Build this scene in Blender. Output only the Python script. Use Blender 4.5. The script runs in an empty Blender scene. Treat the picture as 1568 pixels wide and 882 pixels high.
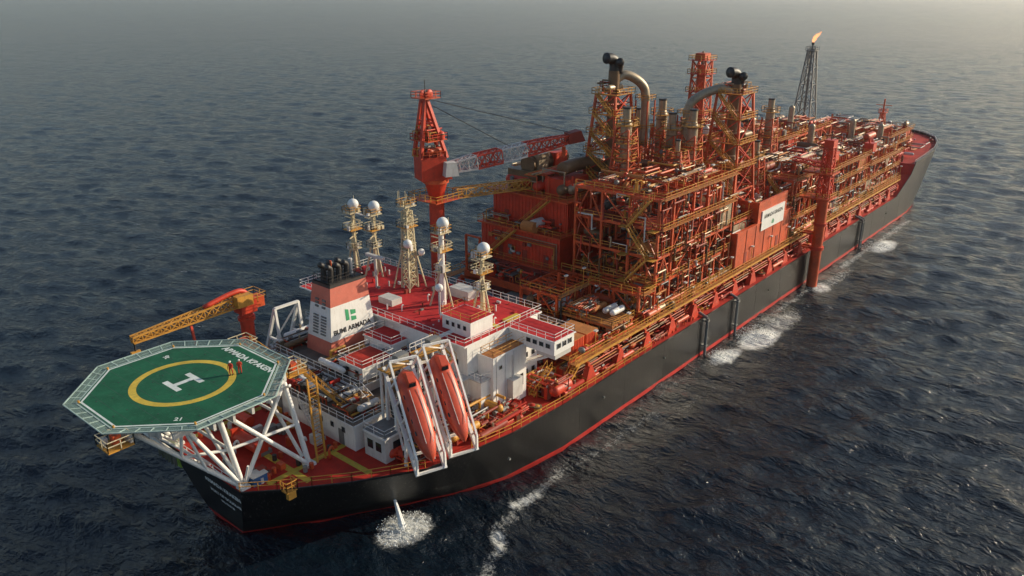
import bpy, math, random
import numpy as np
from mathutils import Vector, Matrix
R = random.Random(7)
SC = bpy.context.scene
COL = bpy.context.collection

# ------------------------------------------------------------------ materials
MATS = {}
def mat(name, col, rough=0.5, metal=0.0, var=0.25, scale=0.6, dirt=0.25, dirtcol=(0.10,0.05,0.03), bump=0.02, streak=False, spec=0.5, th=(0.52,0.72)):
    m = bpy.data.materials.new(name); m.use_nodes = True
    nt = m.node_tree; N = nt.nodes; L = nt.links
    b = N["Principled BSDF"]
    tc = N.new("ShaderNodeTexCoord")
    n1 = N.new("ShaderNodeTexNoise"); n1.inputs["Scale"].default_value = scale; n1.inputs["Detail"].default_value = 6; n1.inputs["Roughness"].default_value = 0.65
    L.new(tc.outputs["Object"], n1.inputs["Vector"])
    r1 = N.new("ShaderNodeValToRGB")
    c = col
    r1.color_ramp.elements[0].position = 0.3; r1.color_ramp.elements[1].position = 0.7
    r1.color_ramp.elements[0].color = tuple(max(0, x*(1-var)) for x in c)+(1,)
    r1.color_ramp.elements[1].color = tuple(min(1, x*(1+var*0.6)) for x in c)+(1,)
    L.new(n1.outputs["Fac"], r1.inputs["Fac"])
    mp = N.new("ShaderNodeMapping"); mp.inputs["Scale"].default_value = (2.2,2.2,0.25) if streak else (1.3,1.3,1.3)
    L.new(tc.outputs["Object"], mp.inputs["Vector"])
    n2 = N.new("ShaderNodeTexNoise"); n2.inputs["Scale"].default_value = 1.6; n2.inputs["Detail"].default_value = 8; n2.inputs["Roughness"].default_value = 0.7
    L.new(mp.outputs[0], n2.inputs["Vector"])
    r2 = N.new("ShaderNodeValToRGB"); r2.color_ramp.elements[0].position = th[0]; r2.color_ramp.elements[1].position = th[1]
    r2.color_ramp.elements[0].color=(0,0,0,1); r2.color_ramp.elements[1].color=(dirt,dirt,dirt,1)
    L.new(n2.outputs["Fac"], r2.inputs["Fac"])
    mx = N.new("ShaderNodeMixRGB"); mx.inputs[2].default_value = dirtcol+(1,)
    L.new(r2.outputs[0], mx.inputs[0]); L.new(r1.outputs[0], mx.inputs[1])
    L.new(mx.outputs[0], b.inputs["Base Color"])
    b.inputs["Roughness"].default_value = rough; b.inputs["Metallic"].default_value = metal
    b.inputs["Specular IOR Level"].default_value = spec
    if bump:
        bp = N.new("ShaderNodeBump"); bp.inputs["Strength"].default_value = 0.35; bp.inputs["Distance"].default_value = bump
        L.new(n2.outputs["Fac"], bp.inputs["Height"]); L.new(bp.outputs[0], b.inputs["Normal"])
    MATS[name] = m
    return m

mat("orange",(0.60,0.088,0.022),0.5,dirt=0.6,scale=.25,var=.4)
mat("orangered",(0.60,0.050,0.018),0.5,dirt=0.4)
mat("redbrown",(0.28,0.036,0.018),0.6,dirt=0.5)
mat("reddeck",(0.45,0.028,0.016),0.75,var=0.4,scale=0.25,dirt=0.5,dirtcol=(0.14,0.035,0.02),spec=.3)
mat("roofred",(0.52,0.028,0.030),0.8,var=0.3,scale=0.3,dirt=0.3,dirtcol=(0.5,0.13,0.11),spec=.25)
mat("yellow",(0.60,0.29,0.045),0.5,dirt=0.5)
mat("tan",(0.48,0.19,0.06),0.75,dirt=0.5,spec=.3)
mat("cream",(0.60,0.52,0.34),0.5,var=.2,dirt=0.4,dirtcol=(.35,.22,.08))
mat("white",(0.83,0.82,0.78),0.5,var=0.08,dirt=0.35,dirtcol=(0.42,0.33,0.25),streak=True)
mat("offwhite",(0.60,0.59,0.56),0.5,var=0.2,dirt=0.4,dirtcol=(0.3,0.22,0.15),streak=True)
mat("grey",(0.20,0.20,0.19),0.5,dirt=0.4)
mat("deckgrey",(0.16,0.13,0.10),0.75,var=.4,dirt=0.5,dirtcol=(.3,.08,.04),spec=.3)
mat("dark",(0.035,0.033,0.032),0.5,dirt=0.2)
mat("silver",(0.40,0.32,0.22),0.45,metal=0.4,dirt=0.6)
mat("brown",(0.20,0.12,0.06),0.5,metal=0.2,dirt=0.4)
mat("salmon",(0.62,0.17,0.115),0.5,var=0.15,dirt=0.25,dirtcol=(0.5,0.3,0.25))
mat("green",(0.010,0.105,0.050),0.75,var=0.35,scale=0.3,dirt=0.5,dirtcol=(0.05,0.17,0.10),spec=.3)
mat("netting",(0.20,0.30,0.27),0.6,dirt=0.3)
mat("netframe",(0.38,0.50,0.45),0.5,dirt=0.3)
mat("hdyellow",(0.60,0.43,0.05),0.7,var=0.25,dirt=0.7,dirtcol=(0.25,0.25,0.07))
mat("hdwhite",(0.66,0.72,0.69),0.7,var=0.2,dirt=0.4,dirtcol=(0.25,0.4,0.32))
mat("paint_white",(0.78,0.78,0.75),0.5,var=0.1,dirt=0.1)
mat("blue",(0.03,0.12,0.30),0.5)
mat("lime",(0.35,0.55,0.08),0.5)
mat("lifeboat",(0.60,0.080,0.035),0.38,var=0.2,dirt=0.35,bump=0.01)
mat("window",(0.02,0.025,0.03),0.1,dirt=0.0,bump=0)
mat("boottop",(0.50,0.025,0.020),0.5,dirt=0.4)
mat("logo_green",(0.05,0.35,0.15),0.5,dirt=0.1)
mat("skin",(0.5,0.3,0.2),0.6,dirt=0)
mat("coverall",(0.62,0.05,0.02),0.8,dirt=0.1)
mat("spray",(.8,.82,.82),.8,var=.05,dirt=0,bump=0)
mat("hull",(0.009,0.009,0.010),0.30,var=0.5,scale=0.12,dirt=0.45,dirtcol=(0.06,0.052,0.042),streak=True,bump=0.05,spec=.8,th=(.54,.76))
mat("hull_scuffed",(0.009,0.009,0.010),0.4,var=0.5,scale=0.2,dirt=0.7,dirtcol=(0.17,0.16,0.15),streak=True,bump=0.04,th=(.57,.66))

# ------------------------------------------------------------------ builder
class B:
    def __init__(s, name): s.n=name; s.v=[]; s.f=[]; s.m=[]; s.mats=[]; s.sm=[]
    def mi(s, m):
        if m not in s.mats: s.mats.append(m)
        return s.mats.index(m)
    def add(s, vs, fs, m, smooth=False):
        o=len(s.v); s.v.extend([tuple(p) for p in vs]); k=s.mi(m)
        for f in fs:
            s.f.append([i+o for i in f]); s.m.append(k); s.sm.append(smooth)
    def box(s,x0,x1,y0,y1,z0,z1,m):
        s.add([(x0,y0,z0),(x1,y0,z0),(x1,y1,z0),(x0,y1,z0),(x0,y0,z1),(x1,y0,z1),(x1,y1,z1),(x0,y1,z1)],
              [(3,2,1,0),(4,5,6,7),(0,1,5,4),(1,2,6,5),(2,3,7,6),(3,0,4,7)],m)
    def prism(s,poly,z0,z1,m,mtop=None):
        n=len(poly)
        s.add([(x,y,z0) for x,y in poly]+[(x,y,z1) for x,y in poly],[tuple(range(n))[::-1]]+[(i,(i+1)%n,n+(i+1)%n,n+i) for i in range(n)],m)
        s.add([(x,y,z1) for x,y in poly],[tuple(range(n))],mtop or m)
    def frustum(s,a,b,m,caps=True):
        s.add(list(a)+list(b),[(0,1,5,4),(1,2,6,5),(2,3,7,6),(3,0,4,7)]+([(3,2,1,0),(4,5,6,7)] if caps else []),m)
    def _fr(s,p,q):
        p=Vector(p);q=Vector(q);d=q-p
        if d.length<1e-6: d=Vector((0,0,1))
        d.normalize()
        up=Vector((0,0,1)) if abs(d.z)<0.95 else Vector((1,0,0))
        a=d.cross(up).normalized(); c=a.cross(d).normalized()
        return p,q,a,c
    def beam(s,p,q,w,m,h=None):
        h=h or w
        p,q,a,c=s._fr(p,q); a=a*w/2; c=c*h/2
        s.add([p-a-c,p+a-c,p+a+c,p-a+c,q-a-c,q+a-c,q+a+c,q-a+c],[(3,2,1,0),(4,5,6,7),(0,1,5,4),(1,2,6,5),(2,3,7,6),(3,0,4,7)],m)
    def tube(s,p,q,r,m,n=10,r2=None,caps=True):
        r2=r if r2 is None else r2
        p,q,a,c=s._fr(p,q)
        A=[(math.cos(2*math.pi*i/n),math.sin(2*math.pi*i/n)) for i in range(n)]
        vs=[p+a*x*r+c*y*r for x,y in A]+[q+a*x*r2+c*y*r2 for x,y in A]
        s.add(vs,[(i,(i+1)%n,n+(i+1)%n,n+i) for i in range(n)],m,True)
        if caps: s.add(vs,[tuple(range(n))[::-1],tuple(range(n,2*n))],m)
    def path(s,pts,r,m,n=8):
        pts=[Vector(p) for p in pts]
        for i in range(len(pts)-1):
            s.tube(pts[i],pts[i+1],r,m,n)
            if i: s.ball(pts[i],r*1.02,m,6,5)
    def curve(s,ctrl,r,m,n=10,k=5):
        P=[Vector(p) for p in ctrl]; P=[P[0]*2-P[1]]+P+[P[-1]*2-P[-2]]
        out=[]
        for i in range(1,len(P)-2):
            for j in range(k):
                t=j/k
                out.append(0.5*((2*P[i])+(P[i+1]-P[i-1])*t+(2*P[i-1]-5*P[i]+4*P[i+1]-P[i+2])*t*t+(3*P[i]-P[i-1]-3*P[i+1]+P[i+2])*t**3))
        out.append(P[-2])
        prev=None; vs=[]
        for i,p in enumerate(out):
            d=(out[min(i+1,len(out)-1)]-out[max(i-1,0)]).normalized()
            if prev is None: prev=d.cross(Vector((0,0,1)) if abs(d.z)<.9 else Vector((1,0,0))).normalized()
            a=(prev-d*prev.dot(d)).normalized(); prev=a; c=d.cross(a)
            vs+= [p+a*math.cos(2*math.pi*j/n)*r+c*math.sin(2*math.pi*j/n)*r for j in range(n)]
        k2=len(out)
        s.add(vs,[(i*n+j,i*n+(j+1)%n,(i+1)*n+(j+1)%n,(i+1)*n+j) for i in range(k2-1) for j in range(n)]+[tuple(range(n))[::-1],tuple(range((k2-1)*n,k2*n))],m,True)
    def ball(s,c,r,m,n=12,k=8,sc=(1,1,1)):
        c=Vector(c); vs=[]; fs=[]
        for i in range(k+1):
            t=math.pi*i/k
            for j in range(n):
                a=2*math.pi*j/n
                vs.append((c.x+r*sc[0]*math.sin(t)*math.cos(a),c.y+r*sc[1]*math.sin(t)*math.sin(a),c.z+r*sc[2]*math.cos(t)))
        for i in range(k):
            for j in range(n):
                fs.append((i*n+j,(i+1)*n+j,(i+1)*n+(j+1)%n,i*n+(j+1)%n))
        s.add(vs,fs,m,True)
    def vessel(s,p,q,r,m):
        s.tube(p,q,r,m,14,caps=False); s.ball(p,r,m,14,8); s.ball(q,r,m,14,8)
    def rail(s,pts,m="yellow",h=1.1,sp=1.8,w=0.07,closed=False):
        pts=[Vector(p) for p in pts]
        if closed: pts.append(pts[0])
        for a,b in zip(pts[:-1],pts[1:]):
            n=max(1,int((b-a).length/sp))
            for i in range(n+1):
                p=a.lerp(b,i/n); s.beam(p,p+Vector((0,0,h)),w,m)
            for hh in (h,h*0.55): s.beam(a+Vector((0,0,hh)),b+Vector((0,0,hh)),w,m)
    def stair(s,p,q,wd,m="yellow"):
        p=Vector(p);q=Vector(q);d=(q-p); hd=Vector((d.x,d.y,0)).normalized(); a=Vector((-hd.y,hd.x,0))*wd/2
        for sg in (-1,1):
            s.beam(p+a*sg,q+a*sg,0.08,m,0.28)
            s.beam(p+a*sg+Vector((0,0,1.0)),q+a*sg+Vector((0,0,1.0)),0.07,m)
            for i in range(5):
                o=p.lerp(q,i/4)+a*sg; s.beam(o,o+Vector((0,0,1)),0.06,m)
        n=max(3,int(abs(d.z)/0.3))
        for i in range(n):
            o=p.lerp(q,(i+.5)/n); s.beam(o-a,o+a,0.26,m,0.05)
    def lattice(s,p,q,w0,w1,n,m,wc=0.25,wb=0.12,x=True):
        p=Vector(p);q=Vector(q); p_,q_,a,c=s._fr(p,q)
        if abs((q-p).normalized().z)>0.95: a=Vector((1,0,0));c=Vector((0,1,0))
        def cor(t):
            o=p.lerp(q,t); w=(w0+(w1-w0)*t)/2
            return [o+a*w*i+c*w*j for i,j in ((-1,-1),(1,-1),(1,1),(-1,1))]
        prev=cor(0)
        for k in range(1,n+1):
            cur=cor(k/n)
            for i in range(4):
                s.beam(prev[i],cur[i],wc,m); s.beam(cur[i],cur[(i+1)%4],wb,m)
                if x or k%2: s.beam(prev[i],cur[(i+1)%4],wb,m)
                if x or not k%2: s.beam(prev[(i+1)%4],cur[i],wb,m)
            prev=cur
    def finish(s,parent=None,origin=None,bevel=0):
        V=np.array(s.v,dtype=float)
        if origin is None:
            lo=V.min(0);hi=V.max(0); origin=((lo[0]+hi[0])/2,(lo[1]+hi[1])/2,lo[2])
        o=Vector(origin)
        me=bpy.data.meshes.new(s.n+"_mesh")
        me.from_pydata((V-np.array(o)).tolist(),[],s.f)
        for mm in s.mats: me.materials.append(MATS[mm])
        me.polygons.foreach_set("material_index",s.m); me.polygons.foreach_set("use_smooth",s.sm); me.update()
        ob=bpy.data.objects.new(s.n,me); ob.location=o; COL.objects.link(ob)
        if bevel:
            bv=ob.modifiers.new("bevel","BEVEL"); bv.width=bevel; bv.segments=1; bv.limit_method='ANGLE'
        if parent:
            ob.parent=parent; ob.location=o-parent.location
        return ob

def text(body,size,mtx,m,parent,name,bold=0.0):
    cu=bpy.data.curves.new(name,"FONT"); cu.body=body; cu.size=size; cu.align_x='CENTER'; cu.align_y='CENTER'; cu.extrude=0.004; cu.offset=bold
    cu.materials.append(MATS[m]); ob=bpy.data.objects.new(name,cu); COL.objects.link(ob)
    ob.parent=parent; ob.matrix_local=Matrix.Translation(-parent.location)@mtx
    return ob
def basis(o,xa,ya):
    xa=Vector(xa).normalized(); ya=Vector(ya).normalized(); za=xa.cross(ya).normalized(); ya=za.cross(xa)
    M=Matrix((xa,ya,za)).transposed().to_4x4(); M.translation=Vector(o); return M

def clutter(b,x0,x1,y0,y1,z0,z1,n,pal=None,seed=None):
    r=random.Random(seed if seed is not None else R.random())
    pal=pal or ["orange","orangered","silver","brown","orange","offwhite","redbrown","yellow","grey"]
    H=z1-z0
    for i in range(n):
        t=r.random(); m=r.choice(pal)
        cx=r.uniform(x0,x1); cy=r.uniform(y0,y1)
        if t<0.10:
            rr=r.uniform(.4,min(1.1,H*.3)); ln=r.uniform(2,5)
            z=z0+rr+.5
            if r.random()<.6:
                a=max(x0+rr,cx-ln/2); c=min(x1-rr,a+ln); b.vessel((a,cy,z),(c,cy,z),rr,m)
                for xx in (a+.4,c-.4): b.box(xx-.15,xx+.15,cy-rr*.8,cy+rr*.8,z0,z-rr*.3,"redbrown")
                b.tube(((a+c)/2,cy,z),((a+c)/2,cy,z+rr+.5),.15,"silver",6)
            else:
                a=max(y0+rr,cy-ln/2); c=min(y1-rr,a+ln); b.vessel((cx,a,z),(cx,c,z),rr,m)
        elif t<0.18:
            rr=r.uniform(.3,.8); h=r.uniform(.5,.95)*H
            b.tube((cx,cy,z0),(cx,cy,z0+h-rr),rr,m,12); b.ball((cx,cy,z0+h-rr),rr,m,12,6,(1,1,.7))
            b.tube((cx,cy,z0+h*.5),(cx,cy,z0+h*.5+.15),rr*1.12,"brown",12)
        elif t<0.52:
            rr=r.uniform(.07,.22); p=Vector((cx,cy,z0+r.uniform(.3,H*.9))); pts=[p.copy()]; ax=r.choice([0,1,2])
            for k in range(r.randint(3,7)):
                ax=r.choice([a for a in (0,1,2) if a!=ax]); q=pts[-1].copy()
                q[ax]=(r.uniform(x0,x1),r.uniform(y0,y1),r.uniform(z0+.2,z1))[ax]
                if abs(q[ax]-pts[-1][ax])>5: q[ax]=pts[-1][ax]+math.copysign(5,q[ax]-pts[-1][ax])
                pts.append(q)
            b.path(pts,rr,m,7)
            if r.random()<.5: b.tube(pts[1]-Vector((.2,0,0)),pts[1]+Vector((.2,0,0)),rr*2,r.choice(["yellow","grey","orangered"]),8)
        elif t<0.66:
            k=r.randint(3,6); z=z0+r.uniform(.3,H*.85); ln=r.uniform(4,x1-x0) if x1-x0>4 else x1-x0
            ln=min(ln,12)
            a=r.uniform(x0,x1-ln)
            for j in range(k):
                rr=r.uniform(.06,.16); yy=cy+j*.45
                if yy<y1: b.tube((a,yy,z),(a+ln,yy,z),rr,r.choice(pal),7)
            for q in range(int(ln/3)+1):
                b.beam((a+q*3,cy-.3,z-.25),(a+q*3,min(y1,cy+k*.45),z-.25),.15,"orange"); b.beam((a+q*3,cy-.3,z0),(a+q*3,cy-.3,z-.25),.15,"orange")
        elif t<0.80:
            sx,sy,sz=r.uniform(.4,1.9),r.uniform(.4,1.6),r.uniform(.5,min(2.2,H*.7))
            b.box(cx,min(x1,cx+sx)+.05,cy,min(y1,cy+sy)+.05,z0,z0+sz,m)
            b.box(cx+.1,cx+sx*.5,cy+.1,cy+sy*.5,z0+sz,z0+sz+.3,r.choice(pal))
            for k in range(3): b.tube((cx+.2+k*.25,cy-.05,z0),(cx+.2+k*.25,cy-.05,z0+sz*1.2),.05,"silver",5)
        elif t<0.88:
            s=r.uniform(.9,1.6); h=r.uniform(1,min(2.2,H*.8))
            for sx in (0,s):
                for sy in (0,s): b.beam((cx+sx,cy+sy,z0),(cx+sx,cy+sy,z0+h),.1,"yellow")
            for zz in (z0+.1,z0+h): 
                b.beam((cx,cy,zz),(cx+s,cy,zz),.1,"yellow"); b.beam((cx,cy+s,zz),(cx+s,cy+s,zz),.1,"yellow"); b.beam((cx,cy,zz),(cx,cy+s,zz),.1,"yellow"); b.beam((cx+s,cy,zz),(cx+s,cy+s,zz),.1,"yellow")
            b.tube((cx+s/2,cy+s/2,z0),(cx+s/2,cy+s/2,z0+h*.8),s*.25,m,8)
        else:
            rr=r.uniform(.2,.4); b.tube((cx,cy,z0+.5),(cx+1.2,cy,z0+.5),rr,m,8); b.box(cx-.2,cx+1.6,cy-.4,cy+.4,z0,z0+.2,"redbrown")
            b.tube((cx+.4,cy,z0+.5),(cx+.4,cy,z0+min(H,2)),.1,m,6); b.tube((cx+.1,cy,z0+min(H,1.6)),(cx+.7,cy,z0+min(H,1.6)),.18,"grey",8)

def module(name,x0,x1,y0,y1,zs,nx,ny,dens=14,col="orange",br="orange",rails=True,cw=0.40,seed=1,plates=0.7,stairs=True,pal=None):
    b=B(name); r=random.Random(seed)
    xs=[x0+(x1-x0)*(i+(r.uniform(-.18,.18) if 0<i<nx else 0))/nx for i in range(nx+1)]; ys=[y0+(y1-y0)*i/ny for i in range(ny+1)]
    for i,x in enumerate(xs):
        for j,y in enumerate(ys):
            zt=zs[-1]+(r.uniform(0,2.2) if r.random()<.35 else 0); b.beam((x,y,zs[0]),(x,y,zt),cw,col)
    for k,z in enumerate(zs):
        for x in xs: b.beam((x,y0,z),(x,y1,z),cw*.7,col,cw*1.1)
        for y in ys: b.beam((x0,y,z),(x1,y,z),cw*.7,col,cw*1.1)
        for i in range(nx):
            for j in range(ny):
                if k<len(zs)-1 and r.random()<plates:
                    b.box(xs[i]+.1,xs[i+1]-.1,ys[j]+.1,ys[j+1]-.1,z+.12,z+.2,r.choice(["redbrown","brown","redbrown","tan","deckgrey"]))
                else:
                    for q in range(1,4):
                        xx=xs[i]+(xs[i+1]-xs[i])*q/4; b.beam((xx,ys[j],z),(xx,ys[j+1],z),.18,br)
        if rails:
            e=1.0 if r.random()<.6 else .25
            if e>.5: b.box(x0,x1,y0-e,y0-.15,z+.1,z+.18,"tan")
            b.rail([(x0-.25,y1,z+.2),(x0-.25,y0-e,z+.2),(x1+.25,y0-e,z+.2),(x1+.25,y1,z+.2)],sp=1.8,w=.075)
    for k in range(len(zs)-1):
        za,zb=zs[k],zs[k+1]
        for i in range(nx):
            for y in (y0,y1):
                t=r.random()
                if t<.3: b.beam((xs[i],y,za),(xs[i+1],y,zb),.22,br)
                elif t<.5: b.beam((xs[i+1],y,za),(xs[i],y,zb),.22,br)
                elif t<.7:
                    mx=(xs[i]+xs[i+1])/2; b.beam((xs[i],y,za),(mx,y,zb),.22,br); b.beam((xs[i+1],y,za),(mx,y,zb),.22,br)
                elif t<.8: b.box(xs[i]+.3,xs[i+1]-.3,y-.06,y+.06,za+.4,zb-.5,r.choice(["orange","orangered","tan","silver"]))
            mx=(xs[i]+xs[i+1])/2; b.beam((mx,y0,za),(mx,y0,zb),.16,br)
        for q in range(int((x1-x0)*.8)):
            x=r.uniform(x0,x1); yy=y0-.3-r.random()*.4; z1_=r.uniform(za,zb); z2_=z1_+r.uniform(-4,4); z2_=min(max(z2_,zs[0]),zs[-1]); x2=x+r.uniform(-4,4); x2=min(max(x2,x0),x1); m=r.choice(pal or ["silver"]); rr=r.uniform(.06,.2)
            b.path([(x,yy+1.5,z1_),(x,yy,z1_),(x,yy,z2_),(x2,yy,z2_)],rr,m,6)
        for q in range(int((y1-y0)*.7)):
            y=r.uniform(y0,y1); xx=x0-.3-r.random()*.3; z1_=r.uniform(za,zb); z2_=min(max(z1_+r.uniform(-4,4),zs[0]),zs[-1]); y2=min(max(y+r.uniform(-3,3),y0),y1)
            b.path([(xx+1.2,y,z1_),(xx,y,z1_),(xx,y,z2_),(xx,y2,z2_)],r.uniform(.06,.18),r.choice(pal or ["silver"]),6)
        for j in range(ny):
            for x in (x0,x1):
                t=r.random()
                if t<.4: b.beam((x,ys[j],za),(x,ys[j+1],zb),.22,br)
                elif t<.7:
                    my=(ys[j]+ys[j+1])/2; b.beam((x,ys[j],za),(x,my,zb),.22,br); b.beam((x,ys[j+1],za),(x,my,zb),.22,br)
        clutter(b,x0+.3,x1-.3,y0+.3,y1-.3,za+.2,zb-.3,dens,pal,seed=r.random())
        if stairs:
            if k%2==0: b.stair((x0-1.2,y0+1,za+.2),(x0-1.2,y0+5,zb+.2),.9)
            else: b.stair((x0-1.2,y0+5,za+.2),(x0-1.2,y0+1,zb+.2),.9)
            b.box(x0-1.9,x0-.3,y0+5,y0+6.4,za+.1,za+.2,"yellow"); b.box(x0-1.9,x0-.3,y0-.4,y0+1,za+.1,za+.2,"yellow")
    for q in range(int((x1-x0)/5)):
        x=x0+2+q*5; b.tube((x,y0-.2,zs[-1]),(x,y0-.2,zs[-1]+3.2),.06,"yellow",5); b.box(x-.35,x+.35,y0-.5,y0-.1,zs[-1]+3.1,zs[-1]+3.3,"offwhite")
    return b

# ------------------------------------------------------------------ HULL
ship=bpy.data.objects.new("production_ship_hull",None); COL.objects.link(ship)
ST=[(0,8,2,3.3),(3,10.8,4.5,5),(6,13.2,7,6.6),(9.5,16,10,8.8),(13.3,18.4,13.5,10.9),(17,20.3,17.4,13.4),(24,21.3,24,17.4),(31,22,31,20.3),(42,22,42,22)]
ST+=[(x,22,x,22) for x in range(54,211,12)]
ST+=[(213,22,212,22),(222,22,220,21.2),(235,21.6,230,19.2),(246,19.8,240,15),(255,16.8,247,10),(261,12,252,6),(265,6.5,255,2.5),(267,0.02,256.5,0.02)]
def deckz(x):
    if x<13: return 9.0
    if x<31: return 9-(x-13)/18
    if x<42: return 8-.5*(x-31)/11
    if x<=205: return 7.5
    if x<213: return 7.5+7*(x-205)/8
    return 14.5+1.5*(x-213)/54
b=B("hull_plating")
def pt(st,k):
    xd,hd,xw,hw=st; dz=deckz(xd)
    if k==0: return (xw+1,hw*.85,-5)
    zz={1:0.0,2:0.72,3:dz*.35,4:dz*.7,5:dz}[k]; t=zz/dz; t2=t**0.8
    return (xw+(xd-xw)*t2,hw+(hd-hw)*t2,zz)
for sg in (-1,1):
    for i in range(len(ST)-1):
        for k in range(5):
            a=[pt(ST[i],k),pt(ST[i+1],k),pt(ST[i+1],k+1),pt(ST[i],k+1)]
            q=[(p[0],p[1]*sg,p[2]) for p in a]
            b.add(q,[(0,1,2,3) if sg<0 else (3,2,1,0)],"boottop" if k<2 else ("hull_scuffed" if (i<6 and sg<0 and k>2) else "hull"),True)
for k in range(5):
    a=pt(ST[0],k);c=pt(ST[0],k+1)
    b.add([(a[0],a[1],a[2]),(a[0],-a[1],a[2]),(c[0],-c[1],c[2]),(c[0],c[1],c[2])],[(0,1,2,3)],"boottop" if k<2 else "hull",True)
hullo=b.finish(ship,origin=(0,0,0))
import bmesh
bm=bmesh.new(); bm.from_mesh(hullo.data); bmesh.ops.remove_doubles(bm,verts=bm.verts,dist=.002); bm.to_mesh(hullo.data); bm.free()
try: hullo.data.set_sharp_from_angle(angle=math.radians(30))
except Exception: pass
b=B("hull_seams")
for x in list(range(46,206,12)): b.box(x,x+.1,-22.015,-21.98,.9,7.3,"hull")
b.finish(ship,origin=(0,0,0))
b=B("main_deck")
for i in range(len(ST)-1):
    a,c=ST[i],ST[i+1]; za=deckz(a[0])-.05; zc=deckz(c[0])-.05
    b.add([(a[0],-a[1]+.02,za),(c[0],-c[1]+.02,zc),(c[0],c[1]-.02,zc),(a[0],a[1]-.02,za)],[(0,1,2,3)],"reddeck")
for sg in (-1,1):
    for i in range(len(ST)-1):
        a,c=ST[i],ST[i+1]
        hgt=.2 if a[0]<213 else .9
        b.beam((a[0],sg*a[1],deckz(a[0])+hgt/2-.1),(c[0],sg*c[1],deckz(c[0])+hgt/2-.1),.18,"hull",hgt)
        if a[0]<62 and not (15<a[0]<23 and sg<0) or a[0]>=213:
            b.rail([(a[0],sg*(a[1]-.2),deckz(a[0])+.1),(c[0],sg*(c[1]-.2),deckz(c[0])+.1)],"yellow" if a[0]<200 else "offwhite",1.1)
b.rail([(0.2,-7.8,9),(0.2,7.8,9)],"white",1.1)
for (x0,x1,y0,y1) in ((3,15,-9.2,-8.4),(6,6.8,-12,10),(3,14,7,7.8),(11.6,12.4,-16,-9)):
    b.box(x0,x1,y0,y1,8.954,8.962+.003*(x0==6)+.006*(x0==11.6),"hdyellow")
for k in range(46):
    x=R.uniform(2,13); w=9+x*.7; y=R.uniform(-w,w)*.85
    t=R.random()
    if t<.4:
        b.tube((x,y,8.95),(x,y,9.7),.28,R.choice(["orange","offwhite","grey","dark"]),10); b.tube((x+.9,y,8.95),(x+.9,y,9.7),.28,"orange",10)
    elif t<.7: b.box(x,x+R.uniform(.6,1.8),y,y+R.uniform(.5,1.4),8.95,8.95+R.uniform(.4,1.3),R.choice(["orange","offwhite","grey","yellow","redbrown"]))
    else: b.curve([(x,y,9),(x,y,10.2),(x+.4,y,10.5),(x+.6,y,10)],.16,R.choice(["white","orange"]),8,3)
b.box(1.6,3.4,-8.2,-6.9,8.95,10.1,"blue"); b.box(1.5,3.5,-8.3,-6.8,10.1,10.2,"offwhite")
b.tube((6,-3,9.8),(6,2,9.8),.8,"orangered",14); b.box(5.2,6.8,-3.3,-2.9,8.95,10.9,"orangered"); b.box(5.2,6.8,1.9,2.3,8.95,10.9,"orangered")
b.tube((9,4,9.7),(9,8,9.7),.7,"orangered",14)
b.box(3.2,4.6,-12.2,-11.0,8.9,9.05,"yellow"); b.rail([(3.2,-11,9.05),(3.2,-12.2,9.05),(4.6,-12.2,9.05),(4.6,-11,9.05)],"yellow",1.2,.5,.08)
b.box(3.4,4.4,-12.15,-11.6,8.0,8.9,"yellow")
for j in range(7):
    y=-19.2+j*.5; rr=R.choice([.08,.12,.16])
    for xa in range(44,200,13):
        b.tube((xa,y,8.1+.2*(j%2)),(xa+R.uniform(8,13),y,8.1+.2*(j%2)),rr,R.choice(["orangered","orange","redbrown","reddeck","brown"]),7)
for x in range(46,206,6): b.box(x-.15,x+.15,-20.1,-16,7.45,8.15,"redbrown")
clutter(b,44,205,-21.0,-20.2,7.5,8.7,90,["orangered","redbrown","orange","reddeck","reddeck"],seed=2)
clutter(b,44,66,-20,-5,7.5,10,60,seed=3); clutter(b,46,68,-5,18,7.5,10,60,["grey","dark","orangered","redbrown","offwhite","blue"],seed=5)
clutter(b,240,262,-9,9,15.6,18,60,["orangered","orange","redbrown","yellow","offwhite","brown"],seed=8)
clutter(b,212,252,-19,19,14.8,17,130,["orangered","orange","redbrown","yellow","offwhite","brown"],seed=18)
b.finish(ship,origin=(0,0,0))
text("ARMADA KRAKEN",.92,basis((0.24,-3.4,7.3),(0,-1,0),(-.2,0,.97)),"paint_white",ship,"name_lettering",.03)
text("PORT OF DOUGLAS",.72,basis((0.47,-3.4,5.9),(0,-1,0),(-.24,0,.97)),"paint_white",ship,"port_lettering",.02)
text("IMO 9320738",.5,basis((0.66,-3.4,4.9),(0,-1,0),(-.24,0,.97)),"paint_white",ship,"number_lettering",.01)

b=B("hull_fittings")
for x in (30,52,70,112,140,190):
    b.tube((x,-22.02,4.6),(x,-22.3,4.6),.18,"grey",8)
for x,zb in ((84,-.5),(96.3,-.5),(168,-1),(169.2,-1)):
    b.tube((x,-22.6,7.4),(x,-22.6,zb),.26,"grey",10); b.tube((x,-22.6,7.4),(x,-20.5,8.2),.26,"grey",10)
    for z in (2,6.8): b.box(x-.4,x+.4,-22.9,-22.0,z,z+.2,"grey")
b.frustum([(-.5,4.6,7.2),(-.35,4.6,7.2),(-.35,8.8,7.2),(-.5,8.8,7.2)],[(-.9,4.6,9.6),(-.75,4.6,9.6),(-.75,8.8,9.6),(-.9,8.8,9.6)],"lime")
for k in range(6): b.beam((-.95,4.9+k*.75,7.6),(-1.0,4.9+k*.75,9.3),.06,"grey",.4)
b.finish(ship,origin=(0,0,0))

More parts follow.
